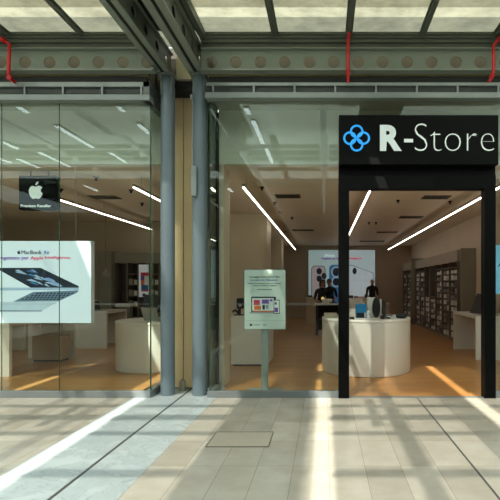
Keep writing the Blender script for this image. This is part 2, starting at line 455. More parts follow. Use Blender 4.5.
# long horizontal pipes below the beams
for x0, x1, lab in ((-7.5,-2.36,'long olive pipe running under the perforated beam on the left'),(-1.55,5.5,'long olive pipe running under the perforated beam on the right')):
    zc = PZ(75.5,6.04); tag(MB().tube([(x0,6.05,zc),(x1,6.05,zc)], .062, 16).build('horizontal_pipe', PIPE, origin=((x0+x1)/2,6.05,zc)), lab, 'pipe')

# slim luminaires under the mall roof behind/above the viewer (seen mirrored in the glass)
ml = None
for x, y0, y1 in ((-5.1,2.15,3.5),(-3.5,3.06,3.6),(-4.9,.93,1.8),(-6.5,.56,1.8),(-7.35,.46,1.3),(-7.75,.94,1.6),(-6.8,2.07,2.56),(-1.32,2.43,3.77),(-1.3,.93,2.07),(-3.5,4.2,4.5),(-5.2,4.15,4.45),(-7.3,-2.4,-1.6),(-4.2,-2.3,-1.7),(1.2,-2.4,-1.6),(-3.0,-2.6,-2.0),(-1.35,4.1,4.35)):
    t = thing('mall_luminaire', 'slim white luminaire under the mall roof, seen mirrored in the shop glass', 'ceiling light', (x,(y0+y1)/2,4.5), group='slim luminaires under the mall roof')
    MB().box(x-.05,x+.05,y0,y1,4.52,4.56).build('housing', ALU, t)
    MB().box(x-.04,x+.04,y0+.01,y1-.01,4.505,4.519).build('diffuser', MALLLED, t)
    MB().tube([(x,(y0+y1)/2,4.56),(x,(y0+y1)/2,RZ-.006)], .006, 6).build('rod', ALU, t)
# ---- two transfer beams running towards the camera, over the columns
def big_beam(xa, xb, label):
    xc = (xa+xb)/2; z0, z1 = 4.37, 4.685; y0, y1 = 2.36, 6.22
    t = thing('transfer_beam', label, 'beam', (xc,(y0+y1)/2,z0))
    gap = .022
    MB().box(xa,xc-gap,y0,y1,z0,z0+.018,bev=.003).build('bottom_flange', STEEL, t)
    MB().box(xc+gap,xb,y0,y1,z0,z0+.018,bev=.003).build('bottom_flange', STEEL, t)
    MB().box(xc-gap,xc+gap,y0,y1,z0+.019,z0+.03).build('slot', GROOVE, t)
    MB().box(xa,xb,y0,y1,z1-.018,z1,bev=.003).build('top_flange', STEEL, t)
    cells = []; n_ = int((y1-y0)/.33); p = (y1-y0)/n_
    for i in range(n_): cells.append((y0+i*p, y0+(i+1)*p, y0+(i+.5)*p))
    w = MB(); xs = xc+gap+.03
    holed_plate(w, cells, z0+.018, z1-.018, (z0+z1)/2, .062, lambda u,v,d: (xs+d,u,v), .012)
    xs = xc-gap-.042
    holed_plate(w, cells, z0+.018, z1-.018, (z0+z1)/2, .062, lambda u,v,d: (xs+d,u,v), .012)
    w.build('web', STEELD, t)
    return t
big_beam(-2.283,-2.095,'left one of two heavy steel beams running from the grey columns overhead')
big_beam(-1.85,-1.632,'right one of two heavy steel beams running from the grey columns overhead')

# ---- round columns
def column(x, y, r, label):
    t = thing('steel_column', label, 'column', (x,y,0))
    MB().tube([(x,y,0),(x,y,4.20)], r, 40).build('shaft', COLM, t)
    MB().tube([(x,y,4.2),(x,y,4.29),(x,y,4.30)], [r*.95,r*1.0,r*1.0], 40).build('neck', COLM, t)
    MB().box(x-r*1.12,x+r*1.12,y-r*1.1,y+r*.6,4.345,4.369).build('cap_plate', STEEL, t)
    for dx in (-.8,.8):
        g = MB(); q = [(0,4.12),(0,4.345),(.04,4.345)]
        g.prism([(x+dx*r*.9-.006,4.10),(x+dx*r*.9+.006,4.10),(x+dx*r*.9+.012,4.344),(x+dx*r*.9-.012,4.344)], lambda u,v: (u,y-r*.75,v), d=(0,r*1.2,0))
        g.build('gusset', STEEL, t)
    MB().tube([(x,y,4.30),(x,y,4.345)], r*.9, 40).build('collar', COLM, t)
    return t
column(PX(167.3,6.14), 6.16, .094, 'left round grey steel column between the two shop windows')
column(PX(199.6,6.14), 6.16, .1, 'right round grey steel column between the two shop windows')
# small devices on the right column
dv = thing('junction_box', 'slim pale grey device strapped to the right grey column above head height', 'box', (PX(194,6.05),6.03,2.7))
z0, z1 = PZ(196,6.03), PZ(166,6.03)
MB().box(PX(191.3,6.03),PX(196.6,6.03),6.01,6.055,z0,z1,bev=.008).build('housing', ALU, dv)
MB().tube([(PX(192.5,6.03),6.035,z1),(PX(192.5,6.03),6.035,4.0)], .006, 8).build('cable', ALU, dv)
MB().box(PX(190.6,6.03),PX(192.4,6.03),6.01,6.06,PZ(99.5,6.03),PZ(94.5,6.03),bev=.005).build('cable_clip', ALU, dv)
# beige cladding in the recess
YC = 6.5
for a, c, lab in ((174,183.2,'left beige cladding sheet in the recess between the columns'),(183.7,192.5,'right beige cladding sheet in the recess between the columns')):
    o = MB().box(PX(a,YC),PX(c,YC),YC,YC+.03,.02,4.2,bev=.004).box(PX(c,YC)-.02,PX(c,YC),YC-.012,YC+.002,.02,4.2).build('cladding_panel', CLAD, origin=(PX((a+c)/2,YC),YC,0))
    tag(o, lab, 'panel')
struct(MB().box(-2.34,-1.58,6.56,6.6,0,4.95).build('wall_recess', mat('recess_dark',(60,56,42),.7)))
struct(MB().box(-2.35,-1.58,6.28,6.5,4.21,4.345).build('trim_3', GROOVE))
struct(MB().box(-2.06,-1.86,6.24,6.26,4.36,4.76).build('trim_40', mat('sky_gap_cream',(226,218,180),.6)))  # cream colour stands in for bright sky in the gap between beams
struct(MB().box(-2.42,-2.24,6.275,6.30,4.15,4.95).box(-1.64,-1.50,6.275,6.30,4.15,4.95).build('trim_41', UPW))
struct(MB().box(-2.37,-2.30,5.99,6.2,4.72,4.78).build('trim_42', STEELD))
# debris at the foot of the recess
o = MB().box(-1.845,-1.79,6.34,6.42,0,.075,bev=.01).build('plastic_cup', WHITE, origin=(-1.82,6.38,0)); tag(o, 'small pale discarded carton at the foot of the right grey column', 'carton')
o = MB().tube([(-2.03,6.4,0.001),(-2.03,6.4,.13)], .045, 16).tube([(-2.03,6.4,.13),(-2.03,6.4,.16)], [.045,.012], 16).build('plastic_bottle', mat('clear_plastic',(168,160,136),.2), origin=(-2.03,6.4,0)); tag(o, 'small cloudy plastic bottle on the floor of the recess beside the left column', 'bottle')

# ---- red sprinkler pipes
def red_pipe(pts, label):
    pts = [P(*p) for p in pts]
    t = thing('sprinkler_pipe', label, 'pipe', pts[-1])
    MB().tube(pts, .021, 12).build('tube', RED, t)
    for i in (1, len(pts)-2):
        p = Vector(pts[i]); d = (Vector(pts[i+1])-p).normalized()
        MB().tube([p-d*.028,p+d*.028], .03, 12).build('fitting', RED, t)
    return t
red_pipe([(-14,30,5.78),(3,40,5.78),(9.5,44,5.78),(8.6,72,5.78),(9.5,78,5.80),(15,82,5.95)], 'red sprinkler pipe bending down at the far left edge')
red_pipe([(353,-20,5.5),(350.5,10,5.6),(348.8,36,5.78),(348,41,5.78),(348,72,5.78),(348,82,5.8)], 'straight vertical red sprinkler pipe above the left end of the store sign')
red_pipe([(512,22,5.78),(500,38,5.78),(493.5,45,5.78),(493.5,70,5.78),(492,76,5.78),(489,82,5.8)], 'red sprinkler pipe bending down at the far right edge')

# ================================================================== SHOP FRONTS
# header frames with louvres
def header(x0, x1, cells, zt, zg1, zg0, zb_, label, ret=None):
    t = thing('louvred_header', label, 'header', ((x0+x1)/2,F0,zb_))
    y0, y1 = FB, F0+.06
    MB().box(x0,x1,y0,y1,zg1,zt).box(x0,x1,y0+.01,y1,zg0-.012,zg0).build('frame', ALU, t)
    MB().box(x0-.01,x1+.02,y0-.04,y1,zb_,zg0-.012,bev=.004).build('lower_rail', ALU, t)
    for c in cells: MB().box(c-.012,c+.012,y0+.002,y1,zg0,zg1).build('divider', ALU, t)
    l = MB(); n = 7
    for i in range(n):
        z = zg0+(zg1-zg0)*(i+.5)/n; l.box(x0,x1,y0+.03,y0+.05,z-.004,z+.003)
    l.build('louvres', LOUVRE, t)
    MB().box(x0,x1,y0+.07,y0+.08,zg0,zg1).build('backing', GROOVE, t)
    return t
hl = header(-7.5,PX(151,F0),[PX(p,F0) for p in (27.3-77,27.3-38.5,27.3,65.3,104,143)], PZ(84,F0),PZ(88.5,F0),PZ(96.5,F0),PZ(103,F0),'long louvred metal header over the left shop window')
hr = header(PX(207.5,F0),5.5,[PX(214+40.4*k,F0) for k in range(0,13)], PZ(84.5,F0),PZ(87.5,F0),PZ(94.5,F0),PZ(100.8,F0),'long louvred metal header over the store entrance and right window')
struct(MB().box(-2.40,-2.318,FB,6.5,PZ(103,F0),PZ(84,F0)).build('trim_4', mat('return_header',(96,104,104),.45,.2)))
struct(MB().box(PX(207.5,F0),PX(207.5,F0)+.02,6.07,6.5,PZ(100.8,F0),PZ(84,F0)).build('trim_5', _m['return_header']))

ZT_L, ZT_R = PZ(103,F0), PZ(100.8,F0)
KH = .088
XL, XR = -2.325, PX(207.5,F0)
# sills
struct(MB().box(-7.5,XL,F0-.02,F0+.05,0,KH,bev=.004).box(XL-.07,XL,F0+.05,6.5,0,KH).build('trim_6', KERB))
DJ0, DJ1 = PX(338.5,F0), PX(494.5,F0)
struct(MB().box(XR,DJ0,F0-.02,F0+.05,0,KH,bev=.004).box(XR,XR+.07,F0+.05,6.5,0,KH).build('trim_7', KERB))
struct(MB().box(DJ1,5.5,F0-.02,F0+.05,0,KH,bev=.004).build('trim_8', KERB))
struct(MB().box(DJ0+.1,DJ1-.1,F0-.02,F0+.06,0,.004).build('trim_9', KERB))
# panes
def pane(nm, x0, x1, z0, z1, y=F0+.01, edges=(0,1)):
    t = struct(MB().box(x0,x1,y,y+.012,z0,z1).build(nm, GLASS))
    if edges[0]: MB().box(x0-.004,x0,y,y+.012,z0,z1).build('glass_edge', EDGE, t, local=True)
    if edges[1]: MB().box(x1,x1+.004,y,y+.012,z0,z1).build('glass_edge', EDGE, t, local=True)
    return t
def dots(parent, x0, x1, z):
    b = MB(); x = x0
    while x < x1:
        b.box(x-.005,x+.005,F0+.003,F0+.009,z-.005,z+.005); x += .028
    o = b.build('safety_dots', INKG, parent, local=True); o['kind'] = 'stuff'
j1 = PX(58.5,F0); j0 = PX(1,F0)
w1 = pane('window_1', -7.4, j0-.004, KH, ZT_L)
w2 = pane('window_2', j0+.004, j1-.004, KH, ZT_L, edges=(0,0))
w3 = pane('window_3', j1+.004, PX(149.6,F0), KH, ZT_L, edges=(1,1))
w4 = pane('window_4', XR+.03, DJ0, KH, ZT_R, edges=(1,0))
w5 = pane('window_5', DJ1, 5.5, KH, ZT_R, edges=(0,0))
SBX0, SBX1 = PX(339,F0), PX(498.5,F0)
ZD = PZ(176,F0)
w6 = pane('window_6', DJ0+.004, DJ1-.004, ZD, ZT_R, y=F0+.035, edges=(0,0))
dots(w3, PX(93,F0), PX(149,F0), PZ(304,F0)); dots(w4, PX(222,F0), PX(338,F0), PZ(304,F0)); dots(w2, PX(1,F0), PX(57,F0), PZ(304,F0))
# return panes beside the columns
def rpane(nm, x, y0, y1, z1):
    t = struct(MB().box(x,x+.012,y0,y1,KH,z1).build(nm, GLASS))
    MB().box(x,x+.012,y0-.004,y0,KH,z1).build('glass_edge', EDGE, t, local=True)
    MB().box(x-.01,x+.03,y1,y1+.05,KH,z1).build('frame', GROOVE, t, local=True)
rpane('window_7', -2.345, F0+.05, 6.45, ZT_L)
rpane('window_8', XR+.02, F0+.05, 6.40, ZT_R)

# door frame (black portal)
zo = PZ(189.5,F0)
d1 = struct(MB().box(DJ0,PX(349,F0),F0-.05,F0+.10,0,ZD,bev=.004).box(PX(483.5,F0),DJ1,F0-.05,F0+.10,0,ZD,bev=.004).box(PX(349,F0),PX(483.5,F0),F0-.05,F0+.10,zo,ZD,bev=.004).build('door_1', BLACK))
# dark panel between portal and sign
struct(MB().box(DJ0,DJ1,F0-.03,F0+.02,ZD,PZ(163,F0)).build('trim_30', mat('transom_black',(6,7,7),.5,spec=.1)))

# store sign
YS = F0-.16
def SPX(p): return PX(p,YS)
def SPZ(p): return PZ(p,YS)
s = thing('store_sign', 'wide black fascia sign with blue knot emblem and white lettering over the entrance', 'sign', (SPX(418.5),YS,SPZ(164.5)))
sbx = MB().box(SPX(339),SPX(498.5),YS,F0-.035,SPZ(164.5),SPZ(115),bev=.003).build('sign_box', BLACK, s)
yf = YS-.003
put_text('letters', 'R', .4, mat('lit_letter_grey',(196,210,206),.4,emit=.42), sbx, (SPX(390.8),yf,SPZ(151)), width=SPX(402)-SPX(380.2), height=SPZ(125)-SPZ(151), offset=.018, extr=.004)
put_text('letters', 'Store', .4, LITW, sbx, (SPX(454.3),yf,SPZ(151)), width=SPX(494.6)-SPX(415.2), height=SPZ(124)-SPZ(151.4), offset=-.011, extr=.004)
MB().box(SPX(404),SPX(413),yf-.004,yf,SPZ(142.5),SPZ(139)).build('hyphen', LITW, sbx)
kn = MB(); cx, cz = SPX(356.6), SPZ(138.3); u = YS/450
for k in range(4):
    a = PI/2*k+PI/2*0
    ox, oz = cx+6.7*u*math.cos(a), cz+6.7*u*math.sin(a)
    pts = [(ox+5.7*u*math.cos(a+2*PI*q/32*.985-PI*.985), yf-.003-.003*math.sin(2*PI*q/32), oz+5.7*u*math.sin(a+2*PI*q/32*.985-PI*.985)) for q in range(33)]
    kn.tube(pts, .0135, 8)
kn.build('emblem', LITB, sbx)

CZ = 3.27
# hanging sign behind the left window
def apple_outline(cx, cz, h, bite=True):
    body = [(0,.62),(.10,.66),(.22,.70),(.34,.68),(.44,.60),(.47,.57)]
    biteL = [(.40,.51),(.355,.42),(.36,.31),(.41,.22),(.49,.165)]
    low = [(.46,.07),(.40,-.05),(.32,-.16),(.24,-.22),(.16,-.235),(.08,-.21),(0,-.185)]
    left = [(-.08,-.21),(-.16,-.235),(-.24,-.21),(-.33,-.12),(-.41,.02),(-.46,.18),(-.475,.32),(-.45,.47),(-.38,.60),(-.28,.68),(-.18,.69),(-.08,.65)]
    pts = body+biteL+low+left
    leaf = [(-.01,.74),(.0,.84),(.07,.94),(.17,1.0),(.18,.90),(.12,.80),(.05,.75)]
    f = lambda p: (cx+p[0]*h/1.24, cz+(p[1]-.38)*h/1.24)
    return [f(p) for p in pts], [f(p) for p in leaf]
YH = 6.95
hs = thing('hanging_sign', 'black square hanging sign with a white fruit emblem behind the left window', 'sign', (PX(37,YH),YH,PZ(209.5,YH)))
x0, x1, z0, z1 = PX(18.8,YH), PX(56,YH), PZ(209.5,YH), PZ(175.5,YH)
hbx = MB().box(x0,x1,YH,YH+.12,z0,z1,bev=.004).build('sign_box', BLACK, hs)
for p in (28.3,46.2):
    MB().tube([(PX(p,YH),YH+.06,z1),(PX(p,YH),YH+.06,CZ-.001)], .009, 10).build('hanger_rod', DARK, hs)
a_, l_ = apple_outline(PX(35.8,YH), PZ(190.3,YH), (199-181.5)*YH/450)
ff = lambda u, v: (u, YH-.006, v)
MB().prism(a_, ff, d=(0,.005,0)).prism(l_, ff, d=(0,.005,0)).build('emblem', LITW, hbx)
put_text('lettering', 'Premium Reseller', .1, LITW, hbx, (PX(36,YH),YH-.003,PZ(207.2,YH)), width=PX(51,YH)-PX(20.5,YH), height=.042, offset=.003)

# ---- big lightbox behind the left window
YL = 6.62
lb = thing('lightbox_display', 'large pale lit advertising screen showing an open laptop, behind left window', 'screen', (PX(31,YL),YL,PZ(323,YL)))
lx0, lx1, lz0, lz1 = PX(-30,YL), PX(91,YL), PZ(323,YL), PZ(241,YL)
MB().box(lx0,lx1,YL+.004,YL+.10,lz0,lz1).build('housing', INKW, lb)
lbs = MB().box(lx0,lx1,YL,YL+.004,lz0,lz1).build('screen', SCR, lb)
for xx in (lx0+.2, lx1-.25):
    MB().tube([(xx,YL+.05,lz1),(xx,YL+.05,3.26)], .003, 6).build('wire', SILVER, lb)
g = lambda u, v: (PX(u,YL), YL-.003, PZ(v,YL))
def zc(x, y): return (x/500*110, 230+y/500*110)     # zoom coordinates of that picture
EINKD = mat('screen_dark', (30,42,56), .4, emit=.25)
EINKM = mat('screen_mid', (96,120,140), .4, emit=.35)
EINKL = mat('screen_light', (150,176,198), .4, emit=.4)
EINKB = mat('screen_blue', (56,110,158), .4, emit=.4)
EINKR = mat('screen_red', (206,60,100), .4, emit=.4)
EINKW = mat('screen_white', (226,236,240), .4, emit=.45)
EINKP = mat('screen_violet', (120,80,160), .4, emit=.4)
def poly(name, pts, m, parent, dy=0, z=zc, gg=g, th=.0015):
    return MB().prism([z(*p) for p in pts], lambda u, v: (gg(u,v)[0], gg(u,v)[1]-dy, gg(u,v)[2]), d=(0,th,0)).build(name, m, parent)
poly('laptop_picture', [(-80,172),(185,172),(358,255),(358,262),(140,262),(-20,172)], EINKD, lbs)
poly('laptop_picture', [(-150,262),(358,262),(358,272),(-150,276)], EINKL, lbs, .001)
poly('laptop_picture', [(150,282),(358,274),(352,284),(270,322),(60,326)], EINKM, lbs)
poly('laptop_picture', [(60,326),(272,322),(190,366),(-150,366),(-150,330)], mat('screen_pale',(172,194,206),.4,emit=.42), lbs, .0005)
poly('laptop_picture', [(-150,364),(190,366),(192,370),(-150,371)], EINKM, lbs, .001)
sw = MB()
rr = random.Random(3)
for i in range(26):
    x = -20+rr.random()*300; y = 182+rr.random()*66
    lo = max(-40, (y-172)*2.0-30)
    xx = lo+20+rr.random()*190
    L_ = 18+rr.random()*30
    if xx+L_+14 > 170+(y-172)*1.9: xx = 150+(y-172)*1.9-L_-10
    sw.prism([zc(xx,y),zc(xx+L_*.5,y-4),zc(xx+L_,y+5),zc(xx+L_+8,y+12),zc(xx+L_*.5,y+6)], lambda u, v: (g(u,v)[0], g(u,v)[1]-.0015, g(u,v)[2]), mi=rr.choice((0,1,1)), d=(0,.001,0))
sw.build('laptop_picture', [EINKB, EINKL], lbs)
kb = MB()
for i in range(4):
    for j in range(11):
        x = 168+j*16-i*22; y = 285+i*9
        if x < 345-i*16: kb.prism([zc(x,y),zc(x+10,y),zc(x+4,y+6),zc(x-6,y+6)], lambda u, v: (g(u,v)[0], g(u,v)[1]-.001, g(u,v)[2]), d=(0,.0008,0))
kb.build('laptop_picture', EINKD, lbs)
def lbtext(t, px0, px1, pyb, hpx, m, off=0.0):
    return put_text('lettering', t, .1, m, lbs, (PX((px0+px1)/2,YL),YL-.004,PZ(pyb,YL)), width=PX(px1,YL)-PX(px0,YL), height=hpx*YL/450, offset=off)
lbtext('MacBook', 21.8, 41.8, 254.2, 3.8, EINKD, 0); lbtext('Air', 43.8, 49.8, 254.2, 3.8, EINKB, 0)
lbtext('Progettato', -4, 20, 260.6, 4.6, EINKP, .001); lbtext('per', 21.8, 29, 260.6, 3.6, EINKP, .001); lbtext('Apple', 30.6, 43.4, 260.6, 4.4, EINKR, .001); lbtext('Intelligence.', 45, 71, 259.6, 3.6, EINKR, .001)
a_, l_ = apple_outline(PX(19,YL), PZ(252.2,YL), 4*YL/450)
MB().prism(a_, lambda u, v: (u,YL-.004,v), d=(0,.002,0)).prism(l_, lambda u, v: (u,YL-.004,v), d=(0,.002,0)).build('emblem', EINKD, lbs)

# right-hand lightbox, just clipped by the picture edge
rb = thing('lightbox_display', 'pale lit screen at the right picture edge, right of the entrance', 'screen', (4.0,8.6,1.2))
YQ = 8.6
MB().box(PX(495,YQ),PX(560,YQ),YQ+.004,YQ+.1,PZ(294,YQ),PZ(245,YQ)).build('housing', INKW, rb)
MB().box(PX(495,YQ),PX(560,YQ),YQ,YQ+.004,PZ(294,YQ),PZ(245,YQ)).build('screen', mat('blue_screen_face',(120,186,214),.4,emit=.4), rb)
put_text('lettering', 'Apple', .12, EINKD, rb, (PX(506,YQ),YQ-.003,PZ(268,YQ)), width=.32, height=.09)

# ---- poster stand
YP = 6.36
ps = thing('poster_stand', 'pale green notice poster on a slim metal floor stand behind the glass', 'poster stand', (PX(264.5,YP),YP,0))
qx0, qx1, qz0, qz1 = PX(244,YP), PX(285.8,YP), PZ(329.5,YP), PZ(269.5,YP)
SMET = mat('stand_metal', (136,146,142), .4, .3)
MB().box(PX(246,YP),PX(283.5,YP),YP-.10,YP+.16,0,.014,bev=.004).build('base', SMET, ps)
MB().box(PX(261,YP),PX(267.8,YP),YP+.03,YP+.055,.014,qz1-.2,bev=.003).build('pole', SMET, ps)
pb = MB().box(qx0,qx1,YP,YP+.028,qz0,qz1,bev=.004).build('board', ALU, ps)
MB().box(qx0+.008,qx1-.008,YP-.002,YP,qz0+.008,qz1-.008).build('poster', POST, ps); pst = bpy.data.objects[[o.name for o in ps.children if o.name.startswith('poster')][0]]
def pc(x, y): return (230+x/500*70, 260+y/500*70)
gp = lambda u, v: (PX(u,YP), YP-.004, PZ(v,YP))
def prect(nm, x0, y0, x1, y1, m, dy=0, mbx=None):
    return poly(nm, [(x0,y0),(x1,y0),(x1,y1),(x0,y1)], m, pst, dy, pc, gp)
def ptext(t, x0, x1, yb, hpx, m):
    a = pc(x0,yb); c = pc(x1,yb)
    return put_text('lettering', t, .05, m, pst, (PX((a[0]+c[0])/2,YP),YP-.004,PZ(a[1],YP)), width=PX(c[0],YP)-PX(a[0],YP), height=hpx*.14*YP/450, offset=.001, extr=.001)
ptext('Festeggia il tuo nuovo Mac', 136, 358, 129, 14, INK)
ptext('a scuola con l\'Education', 145, 345, 148, 13, INKB)
ptext('Acquista il tuo dispositivo e ricevi un coupon da', 125, 365, 172, 9, INK)
ptext('spendere subito in negozio', 160, 335, 188, 9, INK)
ptext('Per saperne di più chiedi allo staff', 192, 300, 216, 9, INK)
prect('laptop_picture', 152, 262, 328, 372, INK)
prect('laptop_picture', 160, 272, 312, 362, INKW, .001)
prect('laptop_picture', 140, 372, 316, 381, INKG, .001)
prect('laptop_picture', 166, 365, 308, 372, INKO, .0015)
prect('laptop_picture', 170, 285, 214, 322, INKR, .002); prect('laptop_picture', 172, 326, 222, 356, INKO, .002)
prect('laptop_picture', 228, 282, 278, 312, INKP, .002); prect('laptop_picture', 232, 320, 250, 354, INK, .002)
prect('laptop_picture', 254, 320, 276, 350, INKG, .002); prect('laptop_picture', 284, 280, 304, 296, INKP, .002)
prect('phone_picture', 312, 284, 356, 384, INK, .003); prect('phone_picture', 316, 289, 352, 379, INKW, .004)
prect('phone_picture', 318, 340, 344, 372, INKP, .005); prect('phone_picture', 322, 302, 334, 318, INK, .005)
prect('footer_rule', 108, 432, 390, 434, INKG)
ptext('Ora disponibile', 168, 216, 468, 9, INK); ptext('R-Store', 236, 258, 468, 9, INK)
prect('footer_logo', 142, 455, 157, 471, INK)

# ================================================================== STORE INTERIOR
CZ = 3.27
struct(MB().box(-9,3.95,6.62,12.62,CZ,CZ+.05).build('ceiling', CEILI)); struct(MB().box(-2.6,3.95,12.62,20.4,CZ,CZ+.05).build('ceiling', CEILI))
struct(MB().box(-9,-2.36,6.6,6.64,CZ,4.06).box(-1.56,5.5,6.6,6.64,CZ,4.06).build('wall_bulkhead', BULK))
struct(MB().box(-9,-2.36,6.075,6.64,4.06,4.10).box(-1.56,5.5,6.075,6.64,4.06,4.10).build('ceiling', mat('soffit_grey',(150,156,146),.6)))
struct(MB().box(3.9,4.0,9.6,20.4,0,CZ).box(3.9,6.6,9.5,9.6,0,CZ).build('wall_right', WALLI))
struct(MB().box(6.5,6.6,6.06,9.5,0,CZ).build('wall_side', WALLI))
struct(MB().box(3.9,6.6,6.62,9.6,CZ,CZ+.05).build('ceiling', CEILI))
struct(MB().box(3.9,6.5,6.06,9.5,-.1,0).build('floor', wood))
struct(MB().box(-2.6,4.0,20.3,20.4,0,CZ).build('wall_back', WALLD))
struct(MB().box(-9,-2.5,12.6,12.7,0,CZ).box(-2.6,-2.5,12.7,20.3,0,CZ).build('wall_back', WALLD))
struct(MB().box(-9.1,-9,6.06,12.6,0,CZ).build('wall_left', WALLI))
# stub wall behind the recess and pillars further in
struct(MB().box(-2.35,-1.49,6.62,7.05,0,CZ).build('wall_stub', WALLI))
def pillar(x0, x1, y0, y1, lab):
    tag(MB().box(x0,x1,y0,y1,0,CZ-.001,bev=.004).build('pillar', WALLI, origin=((x0+x1)/2,(y0+y1)/2,0)), lab, 'pillar')
pillar(-2.35,-1.44,11.15,12.0,'square beige pillar behind the plain white pedestal, nearer of two')
pillar(-2.45,-1.66,17.2,18.0,'square beige pillar deep in the shop, farther of two')
# LED lines
for x, y0, y1, lab in ((-4.78,7.05,12.4,'straight white ceiling light line just right of the hanging black sign'),
    (-3.0,7.05,12.4,'straight white ceiling light line above the left round counter'),
    (-1.28,7.05,19.5,'long white ceiling light line seen above the poster stand'),
    (.73,7.0,19.5,'long white ceiling light line above the right round counter'),
    (2.74,7.0,19.5,'long white ceiling light line above the right-hand wall shelves'),
    ):
    t = thing('linear_light', lab, 'ceiling light', (x,(y0+y1)/2,3.02))
    MB().box(x-.02,x+.02,y0,y1,3.04,3.08,bev=.002).build('housing', BOXG, t)
    MB().box(x-.014,x+.014,y0+.01,y1-.01,3.022,3.04).build('diffuser', LED, t)
    for yy in (y0+.3,(y0+y1)/2,y1-.3):
        MB().tube([(x,yy,3.08),(x,yy,CZ-.001)], .003, 6).build('wire', SILVER, t)
# AC diffusers
def vent(px, py, w, lab, dd=.35):
    Y = 1.77*450/(285-py); x = PX(px,Y)
    t = thing('ceiling_vent', lab, 'vent', (x,Y,CZ-.012))
    MB().box(x-w/2,x+w/2,Y-dd/2,Y+dd/2,CZ-.012,CZ-.001).build('frame', mat('vent_frame',(120,108,92),.6), t)
    l = MB()
    for i in range(4):
        yy = Y-dd/2+dd*(i+.5)/4; l.box(x-w/2+.02,x+w/2-.02,yy-.022,yy+.022,CZ-.018,CZ-.0125)
    l.build('slats', GROOVE, t)
vent(436,197,.55,'dark slotted ceiling vent nearest above the entrance'); vent(411,217,.62,'dark slotted ceiling vent behind the nearest one above the entrance')
vent(387,232,.7,'small dark ceiling vent, far one left of the shelf light line'); vent(288,196,.5,'dark slotted ceiling vent seen above the poster stand'); vent(303,230,.7,'far dark ceiling vent above the back counters seen left of the portal')
vent(105,197,.55,'dark slotted ceiling vent right of the hanging black sign')
vent(372,241,1.0,'farthest dark ceiling vent, close to the back wall')
# sprinklers / small spots on the ceiling
sp = None
spots = [(262,188),(275,203),(280,212),(292,218),(285,232),(450,202),(425,187),(369,223),(376,223),(398,201),(61,190),(142,204),(131,191),(96,178)]
for i, (px, py) in enumerate(spots):
    Y = 1.75*450/(285-py); x = PX(px,Y)
    if sp is None:
        sp = thing('ceiling_spot', 'tiny dark sprinkler head dotted on the shop ceiling', 'sprinkler', (x,Y,CZ), group='sprinkler heads on the shop ceiling')
        MB().tube([(0,0,0),(0,0,-.02)], .04, 12).build('rosette', DARK, sp, local=True)
        MB().tube([(0,0,-.02),(0,0,-.06)], [.015,.022], 10).build('nozzle', DARK, sp, local=True)
    else: copy_tree(sp, (x,Y,CZ))

# tables
TBL = WHITE
def slab_table(x0, x1, y0, y1, lab, h=.88):
    t = thing('display_table', lab, 'table', ((x0+x1)/2,(y0+y1)/2,0), group=None)
    MB().box(x0,x1,y0,y1,h-.06,h,bev=.004).build('tabletop', TBL, t)
    MB().box(x0,x1,y0,y0+.07,0,h-.06,bev=.003).build('leg', TBL, t)
    MB().box(x0,x1,y1-.07,y1,0,h-.06,bev=.003).build('leg', TBL, t)
    return t
tA = thing('display_table', 'white display table under the big left advertising screen', 'table', (-5.62,8.3,0))
MB().box(-6.1,-5.15,7.34,9.3,.82,.88,bev=.004).build('tabletop', TBL, tA)
MB().box(-6.1,-5.15,7.34,7.41,0,.82,bev=.003).build('leg', TBL, tA)
MB().box(-5.38,-5.15,9.24,9.3,0,.82,bev=.003).build('leg', TBL, tA); MB().box(-6.1,-5.87,9.24,9.3,0,.82,bev=.003).build('leg', TBL, tA)
lc = thing('low_cabinet', 'low brown cabinet standing under the table beneath the big left screen', 'cabinet', (PX(46,8.77),8.85,0))
MB().box(PX(32,8.77),PX(61,8.77),8.77,9.1,.04,.5,bev=.004).build('body', WALLD, lc)
MB().box(PX(32,8.77)+.02,PX(61,8.77)-.02,8.79,9.08,0,.04).build('plinth', GROOVE, lc)
slab_table(-6.1,-5.15,10.6,11.7,'white slab-leg display table farther in, left of the taupe panel')
slab_table(3.02,3.84,9.0,10.6,'white slab-leg display table in front of the right wall shelves')
slab_table(-8.2,-6.9,7.9,10.4,'wide white display table at the far left behind the advertising screen')
slab_table(4.1,5.3,6.9,8.3,'white display table at the right picture edge beneath the blue screen')

# round counters
def round_counter(cx, cy, r, h, lab):
    t = thing('round_counter', lab, 'counter', (cx,cy,0))
    MB().lathe([(r-.012,0),(r-.004,.006),(r,.02),(r,h-.05)], cx, cy, 72).build('body', TBL, t)
    MB().lathe([(r,h-.048),(r+.004,h-.044),(r+.004,h-.006),(r-.004,h)], cx, cy, 72).build('top', TBL, t)
    return t
RC = (.73,8.04); LC = (-3.06,8.32)
round_counter(RC[0],RC[1],.78,.93,'white drum-shaped counter right behind the entrance, crowded with gadgets')
round_counter(LC[0],LC[1],.74,.86,'white drum-shaped counter behind the left window, next to the columns')
# plain pedestal behind poster
pd = thing('pedestal_counter', 'plain white rectangular pedestal behind the poster stand', 'counter', (-1.4,8.75,0))
MB().box(PX(231,8.33),PX(268.5,8.33),8.33,9.1,.03,.90,bev=.004).build('body', TBL, pd)
MB().box(PX(231,8.33)-.0,PX(268.5,8.33),8.33,9.1,.901,.925,bev=.003).build('top', TBL, pd)
MB().box(PX(231,8.33)+.03,PX(268.5,8.33)-.03,8.36,9.07,0,.03).build('plinth', GROOVE, pd)

